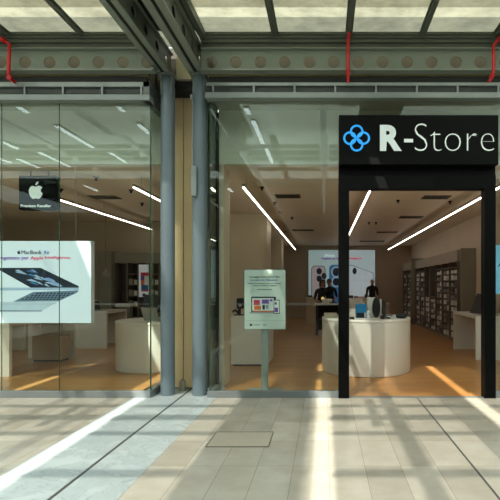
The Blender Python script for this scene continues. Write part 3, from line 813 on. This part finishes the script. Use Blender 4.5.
# laptop prototype
lp = None
def laptop(loc, rz, lab):
    global lp
    if lp is None:
        lp = thing('laptop', lab, 'laptop', loc, rz)
        bs_ = MB().box(-.17,.17,-.12,.12,0,.014,bev=.004).build('base', SILVER, lp, local=True)
        MB().box(-.15,.15,-.02,.10,.0145,.016).build('keyboard', DARK, bs_, local=True)
        s_ = MB(); f = lambda u, v: (u, .12+v*.35, .016+v*.93)
        s_.prism([(-.17,0),(.17,0),(.17,.24),(-.17,.24)], f, d=(0,.008,-.003)); lid = s_.build('lid', SILVER, lp, local=True)
        s2 = MB(); f2 = lambda u, v: (u, .118+v*.35, .016+v*.93)
        s2.prism([(-.16,.01),(.16,.01),(.16,.23),(-.16,.23)], f2, d=(0,.0015,-.0006)); s2.build('display', DARK, lid, local=True)
        return lp
    return copy_tree(lp, loc, rz, lab)
td = thing('tilted_display', 'large dark tilted display at the near end of the right display table', 'monitor', (3.26,9.45,.88), math.radians(-68))
q_ = MB(); q_.prism([(-.23,.03),(.23,.03),(.23,.48),(-.23,.48)], lambda u, v: (u, v*.42-.09, v*.9), d=(0,.014,-.006)); q_.build('display', DARK, td, local=True)
MB().box(-.12,.12,-.11,.12,0,.012,bev=.004).build('foot', SILVER, td, local=True)
MB().tube([(0,.08,.012),(0,.06,.24)], .012, 10).build('strut', SILVER, td, local=True)
laptop((3.45,10.1,.88), math.radians(-60), 'open laptop at the far end of the right display table')
laptop((4.45,7.3,.88), math.radians(-20), 'open laptop on the table at the right picture edge')
laptop((-5.5,10.9,.88), math.radians(60), 'open laptop on the far left display table, right of the advertising screen')
laptop((-5.5,7.9,.88), math.radians(60), 'open laptop at the near end of the table behind the advertising screen')
laptop((-5.5,8.7,.88), math.radians(60), 'open laptop at the far end of the table behind the advertising screen')
laptop((LC[0]+.02,LC[1]-.2,.86), math.radians(160), 'open laptop turned away on the left drum-shaped counter')

# monitor on left counter
mn = thing('monitor', 'black monitor on the left drum-shaped counter, its A-shaped stand showing', 'monitor', (LC[0]-.08,LC[1]+.2,.86))
ox, oy = LC[0]-.08, LC[1]+.2
MB().box(ox-.3,ox+.28,oy+.02,oy+.06,.98,1.32,bev=.01).build('display', DARK, mn)
MB().tube([(ox-.12,oy-.04,.86),(ox,oy+.0,1.12),(ox+.1,oy-.04,.86)], .012, 8).build('stand', SILVER, mn)

# gadgets on the right drum counter
HT = .93
def tbox(nm, px0, px1, py0, py1, Y, depth, m, lab, cat, zb=HT, group=None, bev=.006):
    """box whose front face stands at depth Y on a surface at height zb"""
    x0, x1 = PX(px0,Y), PX(px1,Y); z1 = PZ(py0,Y)
    o = MB().box(x0,x1,Y,Y+depth,zb,z1,bev=bev).build(nm, m, origin=((x0+x1)/2,Y+depth/2,zb))
    return tag(o, lab, cat, group)
t = thing('retail_box', 'bright blue retail box standing on the right drum counter', 'box', (PX(361,7.8),7.84,HT))
MB().box(PX(356,7.8),PX(366.6,7.8),7.8,7.9,HT,PZ(304,7.8),bev=.003).build('carton', BLUE, t)
MB().box(PX(357,7.8),PX(364,7.8),7.796,7.7995,HT+.01,HT+.09).build('printed_device', DARK, t)
MB().box(PX(364.3,7.8),PX(366,7.8),7.796,7.7995,HT+.01,HT+.09).build('printed_stripe', INKW, t)
t = thing('speaker', 'tall grey gadget box with a black oval front on the right drum counter', 'speaker', (PX(375,7.9),7.9,HT))
MB().box(PX(367.5,7.9),PX(378,7.9),7.9,8.05,HT+.002,PZ(297.5,7.9),bev=.01).build('carton', BOXW, t)
bx = [(374.8+3.9*math.cos(2*PI*k/24)*(1 if math.sin(2*PI*k/24) < .7 else .9), 307.8+10.6*math.sin(2*PI*k/24)) for k in range(24)]
MB().prism(bx, lambda u, v: (PX(u+1.5,7.86), 7.86, PZ(v,7.86)), d=(0,.035,0)).build('grille', DARK, t)
MB().box(PX(380.3,7.88),PX(381.4,7.88),7.88,7.99,HT,PZ(299,7.9),bev=.003).build('side_panel', BOXW, t)
tbox('retail_box',349.7,355.5,309,320,7.75,.08,BOXW,'small white box left of the blue box on the right drum counter','box')
tbox('retail_box',350,363,298.5,320,8.25,.12,mat('box_blush',(184,168,156),.5),'pale blush carton behind the blue box','box')
tbox('retail_box',382,386,300,320,8.2,.1,BOXD,'narrow dark box right of the oval-front gadget','box')
tbox('retail_box',324,337,313.5,320,8.0,.25,mat('box_cream',(196,180,158),.5),'wide low cream box at the left of the right drum counter','box')
tbox('phone',349.8,354.5,317.0,320,7.45,.12,DARK,'dark phone lying at the front of the right drum counter, by the portal','phone')
tbox('phone',384,391,318.2,320,7.55,.1,BOXG,'grey phone lying right of the oval-front gadget','phone')
mz = MB().lathe([(.07,0),(.10,.02),(.095,.055),(.055,.085),(.01,.09)], 0, 0, 20)
for v in mz.v: v.z += 0; v.y *= .7
o = mz.build('mouse', DARK, local=True); o.location = (PX(401,7.75),7.75,HT); tag(o, 'black rounded mouse at the right rim of the right drum counter', 'mouse')
tbox('retail_box',357,364,300.5,320,8.40,.1,BOXW,'tall white box behind the bright blue box','box')
tbox('retail_box',366.8,369.5,311,320,7.72,.06,INKW,'tiny white box leaning at the foot of the oval-front gadget','box')
tbox('phone',339.5,345,317,320,7.6,.1,DARK,'dark phone on the drum counter just behind the left portal post','phone')
tbox('retail_box',386.5,392,314.5,320,7.95,.09,BOXG,'low grey box behind the pale headphones','box')
tbox('earbud_case',392.5,397,317.6,320,7.62,.09,INKW,'small white case between the headphones and the black mouse','case')
# headphones lying with cable
hp = thing('headphones', 'pale headphones lying between the oval-front gadget and the black mouse', 'headphones', (PX(388,7.7),7.7,HT))
pts = [(PX(388,7.7)+.11*math.cos(a), 7.72+.08*math.sin(a), HT+.02) for a in [PI*k/14 for k in range(15)]]
MB().tube(pts, .009, 8).build('headband', INKW, hp)
for a in (0, PI):
    c = Vector((PX(388,7.7)+.11*math.cos(a), 7.70, HT+.03))
    MB().tube([c+Vector((-.018,0,0)),c+Vector((.018,0,0))], .032, 16).build('ear_cup', INKW, hp)
o = MB().tube([(PX(383,7.5),7.5,HT+.045),(PX(390,7.5),7.5,HT+.02)], .012, 8).box(PX(380.5,7.5),PX(384.5,7.5),7.49,7.52,HT,HT+.065).build('phone_stand', DARK, origin=(PX(384,7.5),7.5,HT)); tag(o,'small black tilted phone holder in front of the pale headphones','phone holder')

# dark objects on pedestal
cm = thing('camera_gimbal', 'black camera-like gadget on the plain pedestal left of the poster', 'gadget', (PX(239,8.5),8.5,.925))
cxp = PX(240,8.5)
MB().box(cxp-.07,cxp+.07,8.5,8.6,1.05,1.25,bev=.02).build('head', DARK, cm)
MB().tube([(cxp-.02,8.55,.94),(cxp-.02,8.55,1.06)], .03, 12).build('neck', DARK, cm)
MB().tube([(cxp-.14,8.5,.99),(cxp-.09,8.5,1.03),(cxp-.02,8.52,.96)], .025, 10).build('grip', DARK, cm)
MB().box(cxp-.11,cxp+.07,8.47,8.63,.925,.945,bev=.005).build('base', DARK, cm)
MB().tube([(cxp+.005,8.499,1.12),(cxp+.005,8.475,1.12)], .03, 16).build('lens', SILVER, cm)

# ---- back of the store: lit wall screen
YW = 20.2
bs = thing('wall_screen', 'large pale lit wall screen with phones pictured at the back of the shop', 'screen', (PX(341.5,YW),YW,PZ(297,YW)))
MB().box(PX(308.5,YW),PX(375,YW),YW+.01,YW+.098,PZ(297,YW),PZ(250,YW)).build('housing', INKW, bs)
MB().box(PX(308.5,YW),PX(375,YW),YW,YW+.01,PZ(297,YW),PZ(250,YW)).build('screen', SCR2, bs)
def bp_(x, y): return (300+x/6.25, 240+y/6.25)
gb = lambda u, v: (PX(u,YW), YW-.012, PZ(v,YW))
def ell(cx, cy, rx, ry, n=24): return [(cx+rx*math.cos(2*PI*k/n), cy+ry*math.sin(2*PI*k/n)) for k in range(n)]
def rrect(x0, y0, x1, y1, r):
    pts = []
    for cx, cy, a0 in ((x1-r,y1-r,0),(x0+r,y1-r,PI/2),(x0+r,y0+r,PI),(x1-r,y0+r,1.5*PI)):
        for k in range(5): a = a0+PI/2*k/4; pts.append((cx+r*math.cos(a), cy+r*math.sin(a)))
    return pts
def bpoly(nm, pts, m, dy=0): return poly(nm, pts, m, bs, dy, bp_, gb, .008)
bpoly('phone_picture', rrect(70,160,160,420,22), EINKM)
bpoly('phone_picture', rrect(75,165,155,420,20), mat('screen_blush',(196,176,180),.4,emit=.3), .008)
bpoly('phone_picture', ell(120,195,17,20), EINKD, .016); bpoly('phone_picture', ell(120,242,17,20), EINKD, .016); bpoly('phone_picture', ell(150,225,15,20), EINKD, .016)
bpoly('phone_picture', rrect(182,155,262,420,24), EINKB, .0)
bpoly('phone_picture', ell(226,200,32,36), EINKL, .008); bpoly('phone_picture', ell(226,200,22,26), EINKD, .016)
bpoly('phone_picture', ell(226,262,32,34), EINKL, .008); bpoly('phone_picture', ell(226,262,22,24), EINKD, .016)
bpoly('phone_picture', [(300,155),(330,158),(460,205),(460,420),(300,420)], EINKM, -.004)
bpoly('phone_picture', [(300,159),(330,162),(456,208),(456,420),(300,420)], mat('screen_paler',(196,212,218),.4,emit=.36), .004)
bpoly('phone_picture', ell(341,194,13,20), EINKD, .016)
def btext(t, x0, x1, yb, h, m):
    a = bp_(x0,yb); c = bp_(x1,yb)
    return put_text('lettering', t, .1, m, bs, (PX((a[0]+c[0])/2,YW),YW-.02,PZ(a[1],YW)), width=PX(c[0],YW)-PX(a[0],YW), height=h/6.25*YW/450, offset=.004, extr=.004)
btext('iPhone', 155, 215, 104, 16, EINKW); btext('Progettato per Apple', 135, 262, 126, 18, EINKP); btext('Intelligence', 308, 385, 124, 16, EINKR)

# back counters
def counter(px0, px1, pytop, Y, depth, m, lab, zt=None, open_=False):
    x0, x1 = PX(px0,Y), PX(px1,Y); zt = zt or PZ(pytop,Y)
    t = thing('service_counter', lab, 'counter', ((x0+x1)/2,Y+depth/2,0))
    MB().box(x0,x1,Y,Y+depth,zt-.05,zt,bev=.004).build('top', WHITE, t)
    if open_:
        MB().box(x0+.02,x0+.08,Y+.02,Y+depth-.02,0,zt-.05).box(x1-.08,x1-.02,Y+.02,Y+depth-.02,0,zt-.05).build('legs', DARK, t)
        MB().box(x0+.08,x1-.08,Y+depth-.06,Y+depth-.03,.1,zt-.05).build('back_panel', GROOVE, t)
        MB().box(x0+.08,x1-.08,Y+.03,Y+depth-.06,.42,.45).build('shelf', DARK, t)
    else:
        MB().box(x0+.02,x1-.02,Y+.02,Y+depth-.02,0,zt-.05,bev=.004).build('body', m, t)
    return t, zt
c1, zc1 = counter(305.5,318,297.3,16.6,.6,WALLI,'brown service counter deep in the shop, left of the two seated staff',None)
c2, zc2 = counter(315,345,303.5,13.4,.7,DARK,'dark open-fronted counter with pale top before the two dark-haired people',None,True)
c3, zc3 = counter(347,377,298.2,14.8,.7,WHITE,'pale counter in front of the bald person, behind the drum counter',None)
c4, zc4 = counter(372,390,303.2,15.6,.6,WALLI,'low beige counter against the back, right of the bald person',None)
def gadget_box(px, Y, w, h, d, m, zb, lab, nm='retail_box', cat='box'):
    x = PX(px,Y); return tag(MB().box(x-w/2,x+w/2,Y,Y+d,zb,zb+h,bev=.003).build(nm, m, origin=(x,Y,zb)), lab, cat)
gadget_box(327,13.55,.30,.13,.2,BOXW,zc2,'white box on the pale top of the dark open counter')
gadget_box(333.5,13.5,.24,.03,.2,DARK,zc2,'flat black device on the dark open counter','tablet','tablet')
gadget_box(318.5,13.6,.12,.06,.12,BOXG,zc2,'little grey box at the left end of the dark open counter')
gadget_box(310,16.8,.16,.07,.12,BOXD,zc1,'small dark box on the brown service counter')
gadget_box(315.5,16.8,.1,.16,.1,BOXG,zc1,'upright grey box on the brown service counter')
gadget_box(351,14.95,.16,.09,.12,BOXD,zc3,'small dark box at the left end of the pale rear counter')
gadget_box(356,14.95,.12,.07,.1,BOXG,zc3,'small grey box on the pale rear counter, left of centre')
gadget_box(361.5,14.95,.22,.05,.15,PINK,zc3,'flat pink box on the pale rear counter')
gadget_box(366,14.95,.08,.13,.1,BOXD,zc3,'upright dark box at the right end of the pale rear counter')
gadget_box(376,15.75,.2,.22,.14,BOXD,zc4,'tall dark box on the low beige back counter')
gadget_box(383,15.75,.2,.04,.14,BOXW,zc4,'flat white box on the low beige back counter')
# desk lamp glow (small round warm ball light)
dl = thing('table_lamp', 'small round glowing warm lamp in front of the two dark-haired people', 'lamp', (PX(322.8,13.9),13.9,zc2))
MB().lathe([(.035,zc2),(.035,zc2+.012),(.01,zc2+.02),(.008,zc2+.08)], PX(322.8,13.9), 13.9, 16).build('base', DARK, dl)
MB().lathe([(.004,zc2+.08),(.03,zc2+.09),(.048,zc2+.12),(.048,zc2+.145),(.03,zc2+.175),(.004,zc2+.185)], PX(322.8,13.9), 13.9, 20).build('globe', mat('warm_globe',(255,214,120),.4,emit=.8), dl)

# ---- wall shelving on the right
XS0, XS1 = 3.45, 3.89
def shelf_bay(y0, y1, ncol, rows, lab, niche=None, ztop=2.42, header=.30):
    t = thing('wall_shelving', lab, 'shelving', ((XS0+XS1)/2,(y0+y1)/2,0))
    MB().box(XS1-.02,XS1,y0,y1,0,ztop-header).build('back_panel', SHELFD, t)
    MB().box(XS0+.0,XS1,y0,y1,ztop-header,ztop,bev=.003).build('header', mat('shelf_header',(158,146,128),.6), t)
    MB().box(XS0,XS1,y0,y1,0,.08).build('plinth', SHELF, t)
    cw = (y1-y0)/ncol
    for i in range(ncol+1):
        y = y0+i*cw; MB().box(XS0,XS1-.02,max(y-.02,y0),min(y+.02,y1),.08,ztop-header).build('upright', SHELF, t)
    for i in range(ncol):
        for j, z in enumerate(rows):
            if niche and i in niche and z > 1.2: continue
            ya, yb = y0+i*cw+.02, y0+(i+1)*cw-.02
            MB().box(XS0+.01,XS1-.02,ya,yb,z-.012,z+.012).build('shelf', SHELF, t)
    return cw
rows = [.08+.172*k for k in range(12)]
bays = [(11.75,17.2,7,(3,4),'long graphite wall shelving full of boxed accessories, nearer bay on the right wall'),
        (17.32,19.9,3,(),'far graphite wall shelving bay in the back right corner')]
proto = {}
def product(x0, y, w, h, d, m, z, kind):
    key = (round(w,3), round(h,3), m.name)
    if key not in proto:
        me = MB().box(-d/2,d/2,-w/2,w/2,0,h).build('product_box', m, local=True)
        tag(me, 'small pale or dark boxed accessory in the rows of '+kind, 'box', 'boxed accessories in '+kind)
        me['g'] = 1; del me['g']; proto[key] = me; me.location = (x0+d/2,y,z); return me
    c = proto[key].copy(); COL.objects.link(c); c.location = (x0+d/2,y,z)
    tag(c, 'small pale or dark boxed accessory in the rows of '+kind, 'box', 'boxed accessories in '+kind)
    return c
rr = random.Random(11)
for bi, (y0, y1, nc, niche, lab) in enumerate(bays):
    rws = rows[1:] if bi == 0 else rows[1:]
    cw = shelf_bay(y0, y1, nc, rws, lab, niche)
    kind = ('the nearer right wall shelving','the far corner shelving')[bi]
    for i in range(nc):
        for j, z in enumerate([.08]+[q+.012 for q in rws[:]]):
            if z > 1.95 or (i in niche and z > 1.1): continue
            n_ = 2
            for q in range(n_):
                w = cw/(n_+.9)*.8; hgt = rr.choice((.09,.115,.13)); m = rr.choice((BOXW,BOXW,BOXW,BOXG,BOXG,BOXD,BOXGR if j in (2,3) else BOXW))
                product(XS0+.03, y0+cw*(i+(q+.6)/(n_+.2)), round(w,3), hgt, .12, m, z, kind)
# dark screen in the niche
o = MB().box(XS1-.08,XS1-.05,14.2,15.5,1.3,2.05).build('niche_screen', mat('niche_blue',(40,70,84),.3,emit=.3), origin=(XS1-.07,14.9,1.3)); tag(o,'dark blue screen set in the niche of the right wall shelving','screen')
# tall panels sticking out
tag(MB().box(3.30,3.89,17.21,17.31,0,2.52,bev=.003).build('divider_panel', PANELB, origin=(3.5,17.25,0)),'tall taupe divider panel between the two right wall shelving bays','panel')
tag(MB().box(PX(461.5,11.6),3.89,11.6,11.74,0,PZ(248,11.6),bev=.003).build('divider_panel', PANELB, origin=(3.7,11.65,0)),'tall taupe end panel behind the right display table','panel')

# ---- left back wall shelving
tl = thing('wall_shelving', 'dark wall shelving seen through the left window beside the red poster', 'shelving', (-5.1,12.4,0))
xa, xb = PX(114,12.2), PX(170,12.2)
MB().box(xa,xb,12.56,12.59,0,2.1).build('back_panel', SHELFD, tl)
MB().box(xa,xb,12.2,12.56,2.1,2.38,bev=.003).build('header', PANELB, tl)
for p in (114,127,138,148,159,170): MB().box(PX(p,12.2)-.02,PX(p,12.2)+.02,12.2,12.56,0,2.1).build('upright', SHELF, tl)
for z in (.3,.6,.9,1.2,1.5,1.8):
    for a, c in ((127,138),(148,159),(159,170)) if z > 1 else ((114,127),(127,138),(138,148),(148,159),(159,170)):
        MB().box(PX(a,12.2)+.02,PX(c,12.2)-.02,12.22,12.55,z-.012,z+.012).build('shelf', SHELF, tl)
tag(MB().box(PX(97.5,12.1),PX(111.2,12.1),12.1,12.5,0,PZ(251,12.1),bev=.003).build('divider_panel', PANELB, origin=(PX(105,12.1),12.3,0)),'tall taupe panel right of the big left advertising screen','panel')
pr = thing('wall_poster', 'white poster with a red and blue picture beside the dark left shelving', 'poster', (PX(142.8,12.1),12.1,1.2))
MB().box(PX(138.2,12.1),PX(147.5,12.1),12.14,12.19,PZ(297,12.1),PZ(264.5,12.1)).build('sheet', mat('poster_lit',(205,208,214),.4,emit=.25), pr)
for (x0, y0, x1, y1, m) in ((358,160,415,185,INKR),(358,185,385,215,INKP),(385,185,415,240,INKW),(360,215,385,250,INKO),(362,250,412,285,INKB),(362,285,412,297,INKR),(372,310,392,332,INK)):
    q = lambda x, y: (90+x/500*70, 250+y/500*70)
    (a0, b0), (a1, b1) = q(x0,y0), q(x1,y1)
    MB().box(PX(a0,12.1),PX(a1,12.1),12.133,12.139,PZ(b1,12.1),PZ(b0,12.1)).build('picture', m, pr)
kindL = 'the left back shelving'
for a, c in ((127,138),(148,159),(114,127),(159,170)):
    for z in ((.912,1.212,1.512) if a != 114 else (.612,.312)):
        w = .16; x = (PX(a,12.2)+PX(c,12.2))/2
        for dx, hh, m in ((-.08,.16,BOXG),(.08,.13,BOXW)):
            o = MB().box(-.055,.055,-.06,.06,0,hh).build('product_box', m, local=True); o.location = (x+dx*.9,12.32,z)
            tag(o, 'small boxed accessory on '+kindL, 'box', 'boxed accessories on '+kindL)
# counter shelf ledge in front of it and lamp
lg = thing('service_counter', 'small pale ledge counter before the dark left shelving', 'counter', (PX(122,11.7),11.7,0))
MB().box(PX(115,11.95),PX(130,11.95),11.95,12.19,.92,1.0).build('top', WHITE, lg)
MB().box(PX(116,11.95),PX(129,11.95),12.0,12.18,0,.92).build('body', PANELB, lg)
# white cap-shaped lamp in front of taupe panel
wl = thing('pendant_lamp', 'small grey dome pendant in front of the taupe panel by the left screen', 'lamp', (PX(105.5,11.5),11.5,PZ(277,11.5)))
zz = PZ(277,11.5); xx = PX(105.5,11.5)
MB().lathe([(.14,zz),(.135,zz+.06),(.09,zz+.12),(.03,zz+.16),(.03,zz+.22)], xx, 11.5, 24).build('shade', BOXG, wl)
MB().tube([(xx,11.5,zz+.22),(xx,11.5,CZ)], .004, 6).build('cord', DARK, wl)

# ================================================================== PEOPLE
def person(loc, rz, pose, lab, hair=True, bald=False):
    """standing / leaning figure from one skinned skeleton; +Y local is behind, faces -Y"""
    x_, y_ = 0, 0
    V = []; E = []; R = []
    def vert(p, r, parent=None):
        V.append(p); R.append(r if isinstance(r, tuple) else (r,r))
        if parent is not None: E.append((parent, len(V)-1))
        return len(V)-1
    lean = pose.get('lean',0)
    def L(p):      # lean the upper body forward about the hips
        x, y, z = p
        if z > .95: y = y-(z-.95)*lean; z = .95+(z-.95)*math.sqrt(max(.2,1-lean*lean*.6))
        return (x,y,z)
    pel = vert(L((0,0,.94)), (.15,.105))
    wa = vert(L((0,0,1.08)), (.13,.10), pel); ch = vert(L((0,0,1.28)), (.155,.115), wa)
    sh = vert(L((0,.01,1.42)), (.11,.085), ch); nk = vert(L((0,.005,1.50)), (.052,.055), sh)
    jw = vert(L((0,-.015,1.575)), (.062,.075), nk); hd = vert(L((0,-.01,1.65)), (.078,.09), jw); tp = vert(L((0,.0,1.715)), (.055,.062), hd)
    for s_ in (-1,1):
        a = vert(L((s_*.17,.01,1.40)), .062, sh)
        el = vert(L((s_*.215,-.0,1.13)), .043, a)
        hx = pose.get('reach',.25)
        w1_ = L((s_*.17,-hx,1.05)); wr = vert(w1_, .029, el)
        pm = vert((w1_[0]-s_*.01,w1_[1]-.07,w1_[2]-.01), (.036,.02), wr)
        for q in range(4):
            fx = w1_[0]-s_*.01+(q-1.5)*.021
            f1 = vert((fx,w1_[1]-.125,w1_[2]-.012), .0095, pm)
            vert((fx,w1_[1]-.125-(.035,.045,.04,.03)[q],w1_[2]-.028), .0085, f1)
        th = vert((w1_[0]-s_*.05,w1_[1]-.07,w1_[2]-.015), .011, pm); vert((w1_[0]-s_*.065,w1_[1]-.105,w1_[2]-.02), .010, th)
        hp_ = vert((s_*.09,0,.86), .095, pel); kn_ = vert((s_*.10,-.015,.49), .06, hp_)
        an = vert((s_*.105,.01,.09), .042, kn_); ft = vert((s_*.115,-.08,.045), (.045,.04), an); vert((s_*.12,-.17,.035), (.04,.03), ft)
    me = bpy.data.meshes.new('body'); me.from_pydata(V, E, [])
    ob = bpy.data.objects.new('body', me); COL.objects.link(ob)
    sk = ob.modifiers.new('s', 'SKIN'); sk.branch_smoothing = .4
    ly = me.skin_vertices[0].data if me.skin_vertices else None
    if ly is None:
        bm = bmesh.new(); bm.from_mesh(me); bm.verts.layers.skin.verify(); bm.to_mesh(me); bm.free(); ly = me.skin_vertices[0].data
    for i, r in enumerate(R): ly[i].radius = r; ly[i].use_root = (i == 0)
    sb = ob.modifiers.new('b', 'SUBSURF'); sb.levels = 2
    dg = bpy.context.evaluated_depsgraph_get(); dg.update()
    m2 = bpy.data.meshes.new_from_object(ob.evaluated_get(dg)); bpy.data.objects.remove(ob)
    for m in (SKIN, SHIRT, TROUS, DARK): m2.materials.append(m)
    hy = L((0,0,1.65))[1]
    for p in m2.polygons:
        c = p.center; p.use_smooth = True
        zn = L((0,0,1.49))[2]
        armout = abs(c.x) > .13 and c.z < 1.2 and c.y < -.1 and c.z > .9
        if c.z > zn: i = 0
        elif armout and c.y < -.14: i = 0
        elif c.z > .98: i = 1
        elif c.z > .08: i = 2
        else: i = 3
        if abs(c.x) > .16 and .9 < c.z < 1.02: i = 0
        p.material_index = i
    t = thing('person', lab, 'person', loc, rz)
    bd = bpy.data.objects.new('body', m2); COL.objects.link(bd); bd.parent = t
    # face and hair, placed on the skull
    h0 = Vector(L((0,-.01,1.645)))
    fz = MB()
    for s_ in (-1,1):
        c = h0+Vector((s_*.03,-.078,.0)); fz.tube([c, c+Vector((0,-.008,0))], [.011,.006], 10, mi=1)
        c = h0+Vector((s_*.078,.005,-.01)); fz.tube([c-Vector((s_*.01,0,0)), c+Vector((s_*.008,0,0))], [.022,.016], 10, mi=0)
    c = h0+Vector((0,-.08,-.005)); fz.tube([c+Vector((0,0,.015)), c+Vector((0,-.022,-.028)), c+Vector((0,-.008,-.038))], [.008,.014,.01], 8, mi=0)
    c = h0+Vector((0,-.078,-.068)); fz.tube([c+Vector((-.022,.004,0)), c+Vector((0,-.004,0)), c+Vector((.022,.004,0))], [.004,.006,.004], 8, mi=2)
    fz.build('face', [SKIN, HAIR, mat('lips',(150,84,74),.5)], t, local=True)
    if not bald:
        hm = MB(); n = 18; prof = []
        vs = []; rings = 8
        for i in range(rings+1):
            th = PI*.5*i/rings*(1.25)
            for k in range(n):
                a = 2*PI*k/n
                rx, ry, rz_ = .090, .104, .10
                front = (math.sin(a) < -.35)
                tt = th if not front else min(th, PI*.36)
                vs.append(h0+Vector((rx*math.sin(tt)*math.cos(a), .012+ry*math.sin(tt)*math.sin(a), .012+rz_*math.cos(tt)+(.006*math.sin(k*2.3)))))
        fs = [(i*n+k, i*n+(k+1)%n, (i+1)*n+(k+1)%n, (i+1)*n+k) for i in range(rings) for k in range(n)]
        hm.add(vs, fs, 0, True)
        if hair == 'long':
            for k in range(9):
                a = PI*(.05+.9*k/8); c = h0+Vector((.082*math.cos(a), .02+.088*math.sin(a), .0))
                hm.tube([c+Vector((0,0,.03)), c+Vector((0,.006,-.06)), c+Vector((0,.012,-.15))], [.026,.027,.012], 8)
        hm.build('hair', HAIR, t, local=True)
    return t
person((PX(320.5,14.55),14.55,-.06), math.radians(20), dict(lean=.30,reach=.2), 'person with long dark hair and dark top leaning over the counter, left of the pair', hair='long')
person((PX(331,15.3),15.3,-.02), math.radians(-15), dict(lean=.36,reach=.2), 'person with short dark hair and black top bent over the counter, right of the pair')
person((PX(372,16.9),16.9,0), math.radians(10), dict(lean=.05,reach=.22), 'bald person in a black T-shirt standing before the back wall screen', bald=True)

# ================================================================== LIGHT
w = bpy.data.worlds.new('World'); sc.world = w; w.use_nodes = True
bg = w.node_tree.nodes['Background']
bg.inputs[0].default_value = (.80,.92,1.0,1); bg.inputs[1].default_value = 1.55
sun = bpy.data.lights.new('sun', 'SUN'); sun.energy = 12.0; sun.angle = math.radians(.6); sun.color = (1,.96,.88)
so = bpy.data.objects.new('sun', sun); COL.objects.link(so)
so.rotation_euler = Vector((SX,SY,-1)).to_track_quat('-Z','Y').to_euler()

# ================================================================== CAMERA
cam = bpy.data.cameras.new('camera'); co = bpy.data.objects.new('camera', cam); COL.objects.link(co)
co.location = (0,0,1.5); co.rotation_euler = (PI/2,0,0)
cam.sensor_width = 36; cam.lens = 36*450/500; cam.shift_x = -.15; cam.shift_y = .07
cam.clip_start = .05; cam.clip_end = 200
sc.camera = co
sc.view_settings.view_transform = 'Standard'; sc.view_settings.look = 'None'
sc.view_settings.exposure = 0; sc.view_settings.gamma = 1; sc.view_settings.use_curve_mapping = False
c = sc.cycles
c.max_bounces = 12; c.diffuse_bounces = 5; c.glossy_bounces = 4; c.transparent_max_bounces = 16; c.transmission_bounces = 6
c.sample_clamp_indirect = 4; c.use_denoising = True
c.caustics_reflective = False; c.caustics_refractive = False
